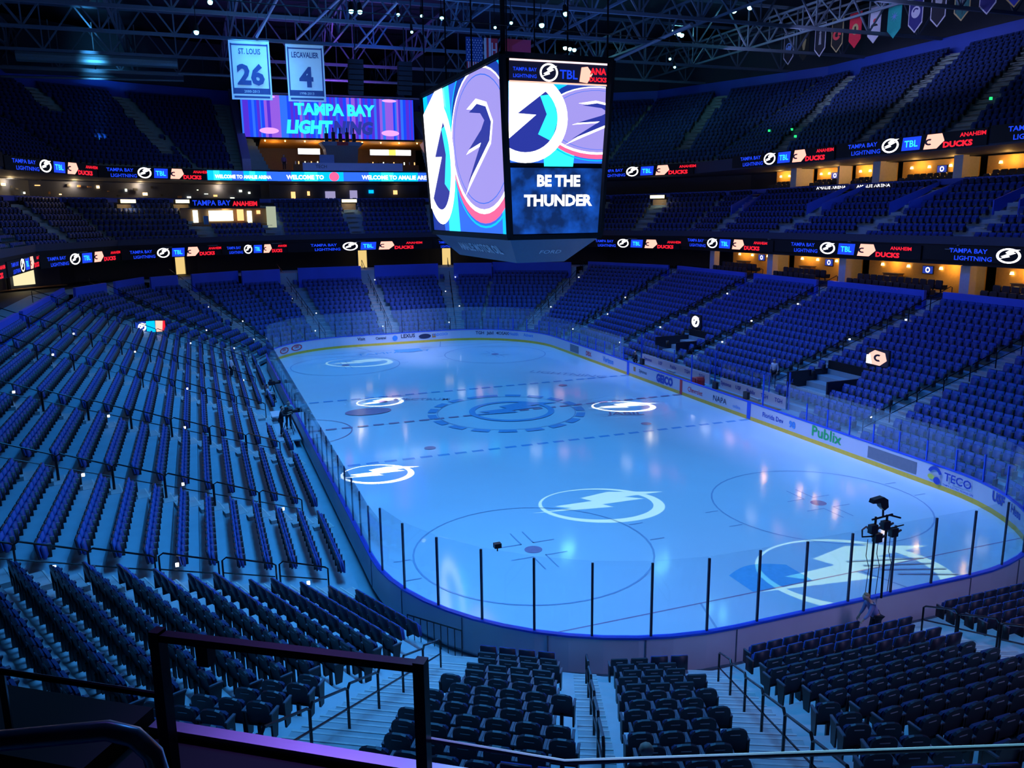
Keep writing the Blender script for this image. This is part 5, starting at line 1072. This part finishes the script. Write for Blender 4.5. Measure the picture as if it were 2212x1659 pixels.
# camera platform by the left boards
t = thing('camera_platform', 'pale blue grey platform in the gap of the left front rows', 'platform', (.6, 13.95, .0)); mb = MB(); mb.box((0, 0, .3), (6.6, 1.6, .08), mat('pale_deck', (.5, .55, .62), .5)); mb.obj('deck', t); mb = MB()
for x in (-3.1, 3.1):
    for y in (-.7, .7): mb.box((x, y, .14), (.08, .08, .28), steel)
mb.obj('leg', t)
mb = MB(); mb.box((2.2, 14.0, .75), (1.5, .7, .05), white)
for x in (1.55, 2.85):
    for y in (13.72, 14.28): mb.tube([(x, y, .35), (x, y, .73)], .02, steel, 5)
tag(mb.obj('folding_table'), 'white table on the left camera platform', 'table')
def tvcam(loc, rz, label, s=1.0):
    t = thing('broadcast_camera', label, 'camera', loc, rz); z = 1.15*s; mb = MB(); mb.box((0, -.05, z), (.2*s, .42*s, .26*s), dark); mb.obj('camera_body', t); mb = MB(); mb.tube([(0, .16*s, z), (0, .5*s, z)], [.085*s, .11*s], dark, 12); mb.box((0, .52*s, z+.02), (.24*s, .1*s, .2*s), blackm); mb.obj('lens', t)
    mb = MB(); mb.box((0, -.12*s, z+.2*s), (.18*s, .14*s, .12*s), dark); mb.obj('viewfinder', t)
    for k in range(3): a = 2.1*k; mb = MB(); mb.tube([(0, 0, z-.14*s), (.42*s*math.cos(a), .42*s*math.sin(a), .01)], .022, dark, 6); mb.obj('tripod_leg', t)
tvcam((-1.2, 13.6, .34), math.radians(200), 'black broadcast camera on the left platform', 1.1); tvcam((8.4, 13.7, .3), math.radians(200), 'black broadcast camera in the left front row')
# remote camera rig on posts above the near glass
t = thing('camera_rig', 'black remote camera rig on tall posts above the near glass', 'camera rig', (-30.66, -.35, 1.11)); o = t.location.copy()
for y in (-.15, -.62): mb = MB(); mb.tube([(-30.72, y, 1.11), (-30.72, y*.9-.02, 3.75)], .035, railm, 8); mb.obj('post', t, origin=o)
mb = MB(); mb.tube([(-30.72, -.02, 3.68), (-30.72, -.78, 3.74)], .03, railm, 6); mb.tube([(-30.72, -.62, 3.3), (-30.72, -1.25, 3.34)], .02, railm, 6); mb.tube([(-30.72, -.15, 3.15), (-30.72, .30, 3.2), (-30.72, .32, 3.42), (-30.72, .16, 3.5)], .025, railm, 6); mb.tube([(-30.72, -.7, 3.72), (-30.72, -1.1, 3.58)], .03, railm, 6); mb.obj('crossbar', t, origin=o)
mb = MB(); mb.prism([(-.26, .05), (-.22, .16), (.14, .2), (.3, .1), (.34, -.14), (.2, -.22), (.08, -.12), (.02, .03)], -.09, .09, dark, Fr((-30.72, -.18, 4.16), (0, -1, 0), (0, 0, 1))); mb.tube([(-30.72, -.40, 4.0), (-30.72, -.42, 3.72)], .03, railm, 6); mb.obj('camera_head', t, origin=o)
for y, z in ((-.06, 3.4), (-.52, 3.45), (-.25, 3.1), (-.85, 3.18)): mb = MB(); mb.box((-30.74, y, z), (.16, .24, .26), dark); mb.tube([(-30.74, y, z), (-30.5, y-.05, z-.06)], [.07, .05], dark, 8); mb.tube([(-30.74, y-.1, z-.03), (-30.74, y-.3, z+.02)], [.05, .03], dark, 6); mb.obj('camera', t, origin=o)
mb = MB()
for y in (.1, -.3, -.75): mb.tube([(-30.74, y, 3.1), (-30.76, y+.04, 2.6), (-30.74, y-.12, 2.2), (-30.75, y-.05, 1.3)], .011, dark, 5)
mb.obj('cable', t, origin=o)
t = thing('glass_camera', 'small black box camera on top of the near corner glass', 'camera', (-27.86, 10.56, 3.34)); mb = MB(); mb.box((0, 0, .12), (.16, .2, .13), dark); mb.obj('case', t); mb = MB(); mb.tube([(0, 0, -.05), (0, 0, .08)], .02, dark, 6); mb.obj('clamp', t)
mb = MB(); mb.prism([(-.03, 0), (.03, 0), (.045, .3), (.0, .42), (-.05, .33)], -.04, .04, mat('pale_cone', (.5, .75, .75), .6), Fr((-31.5, 13.2, zrow(3)), (0, -1, 0), (0, 0, 1))); tag(mb.obj('marker_cone'), 'small pale marker standing on the near corner step', 'cone')
t = thing('barrier_rail', 'dark barrier railing beside the corner boards', 'railing', (-27.2, 12.4, .1)); mb = MB(); a, b = V((-.7, .7, 0)), V((1.2*-.5, -1.3*.6, 0)); a, b = V((.9, .45, 0)), V((-.6, -.75, 0))
for k in range(9): p = a.lerp(b, k/8); mb.tube([p, p+V((0, 0, .95))], .014, railm, 5)
mb.obj('bars', t); mb = MB(); mb.tube([a+V((0, 0, .95)), b+V((0, 0, .95))], .022, railm, 6); mb.obj('top_rail', t)
# ------------------------------------------------------------------ the balcony in front of the camera
T1 = V((-.819, .574)).normalized(); T2 = V((-.573, -.819))      # outward normal of this stretch, and along it towards the right
led_ = mat('ledge_metal', (.42, .40, .52), .28, .6)
def W(p, s, o=0): q = V(p)+T2*s-T1*o; return q
A0 = (-43.98, 18.16)        # a point on the ledge's front edge
def ledge(s0, s1, o0, o1, z0, z1, m, nm, st=True):
    mb = MB(); q = [W(A0, s0, -o0), W(A0, s1, -o0), W(A0, s1, -o1), W(A0, s0, -o1)]
    mb.prism([(p.x, p.y) for p in q], z0, z1, m); ob = mb.obj(nm); return struct(ob) if st else ob
ledge(-4, 4.5, .05, .55, 9.3, 9.96, blackm, 'wall_balcony')
tag(ledge(.02, 4.5, .0, .075, 9.94, 10.0, led_, 'balcony_ledge', False), 'violet lit metal ledge along the balcony front', 'ledge')
tag(ledge(-4, .0, .0, .5, 9.94, 10.06, blackm, 'balcony_ledge', False), 'black balcony ledge at the left edge', 'ledge')
ledge(-4, 4.5, .5, 2.2, 9.2, 9.32, mat('balcony_carpet', (.04, .035, .16), .9), 'floor_balcony')
gd = thing('guard_rail', 'black guard rail frame in front of the camera', 'railing', (-44.5, 18.06, 10.0)); o = gd.location.copy()
PA, PB = V((-44.49, 18.06)), V((-45.19, 17.01))
for p in (PA, PB): mb = MB(); mb.bar((p.x, p.y, 9.3), (p.x, p.y, 10.74), .06, .05, railm, (T2.x, T2.y, 0)); mb.obj('post', gd, origin=o)
mb = MB(); mb.bar((PA.x, PA.y, 10.71), (PB.x, PB.y, 10.71), .05, .035, railm); mb.obj('top_rail', gd, origin=o)
mb = MB(); p = PA.lerp(PB, .19); mb.bar((p.x, p.y, 10.6), (p.x, p.y, 10.7), .06, .06, railm, (T2.x, T2.y, 0)); mb.obj('bracket', gd, origin=o)
d = (PB-PA).normalized(); mb = MB(); mb.prism([(.04, .02), ((PB-PA).length-.04, .02), ((PB-PA).length-.04, .68), (.04, .68)], -.005, .005, mat('x', (0,0,0)) if False else glass, Fr((PA.x, PA.y, 10.02), (d.x, d.y, 0), (0, 0, 1)))
gl = None
gr = thing('glass_guard', 'low glass guard with bright metal cap bending along the balcony', 'railing', (-45.2, 17.0, 10.0)); o = gr.location.copy(); B1 = [(-45.09, 16.99, 10.3), (-45.47, 16.47, 10.3), (-46.35, 13.85, 10.3)]
mb = MB(); mb.tube(B1, .012, mat('pale_cap', (.75, .85, .9), .45), 8); mb.obj('cap_rail', gr, origin=o)
mb = MB()
for a, b in zip(B1, B1[1:]): mb.poly([(a[0], a[1], 9.7), (b[0], b[1], 9.7), b, a], glass)
mb.obj('pane', gr, origin=o)
g2 = thing('glass_guard', 'low dark capped guard at the left edge of the balcony', 'railing', (-44.2, 18.45, 10.0)); o = g2.location.copy(); B2 = [(-43.55, 19.35, 10.4), (-43.95, 18.82, 10.4), (-44.46, 18.09, 10.4)]
mb = MB(); mb.tube(B2, .016, railm, 8); mb.obj('cap_rail', g2, origin=o)
for x, y, _ in B2: mb = MB(); mb.bar((x, y, 10.0), (x, y, 10.4), .03, .03, railm, (1, 0, 0)); mb.obj('post', g2, origin=o)
mb = MB(); mb.tube([(-45.75, 19.6, 11.26), (-46.11, 18.31, 11.3), (-46.18, 18.06, 11.31), (-46.20, 18.0, 11.29), (-46.215, 17.96, 11.24), (-46.22, 17.945, 11.15), (-46.22, 17.945, 9.3)], .026, mat('dark_tube', (.3, .3, .42), .28, .85), 12); tag(mb.obj('tube_handrail', smooth=True), 'bent dark tube handrail at the lower left', 'handrail')
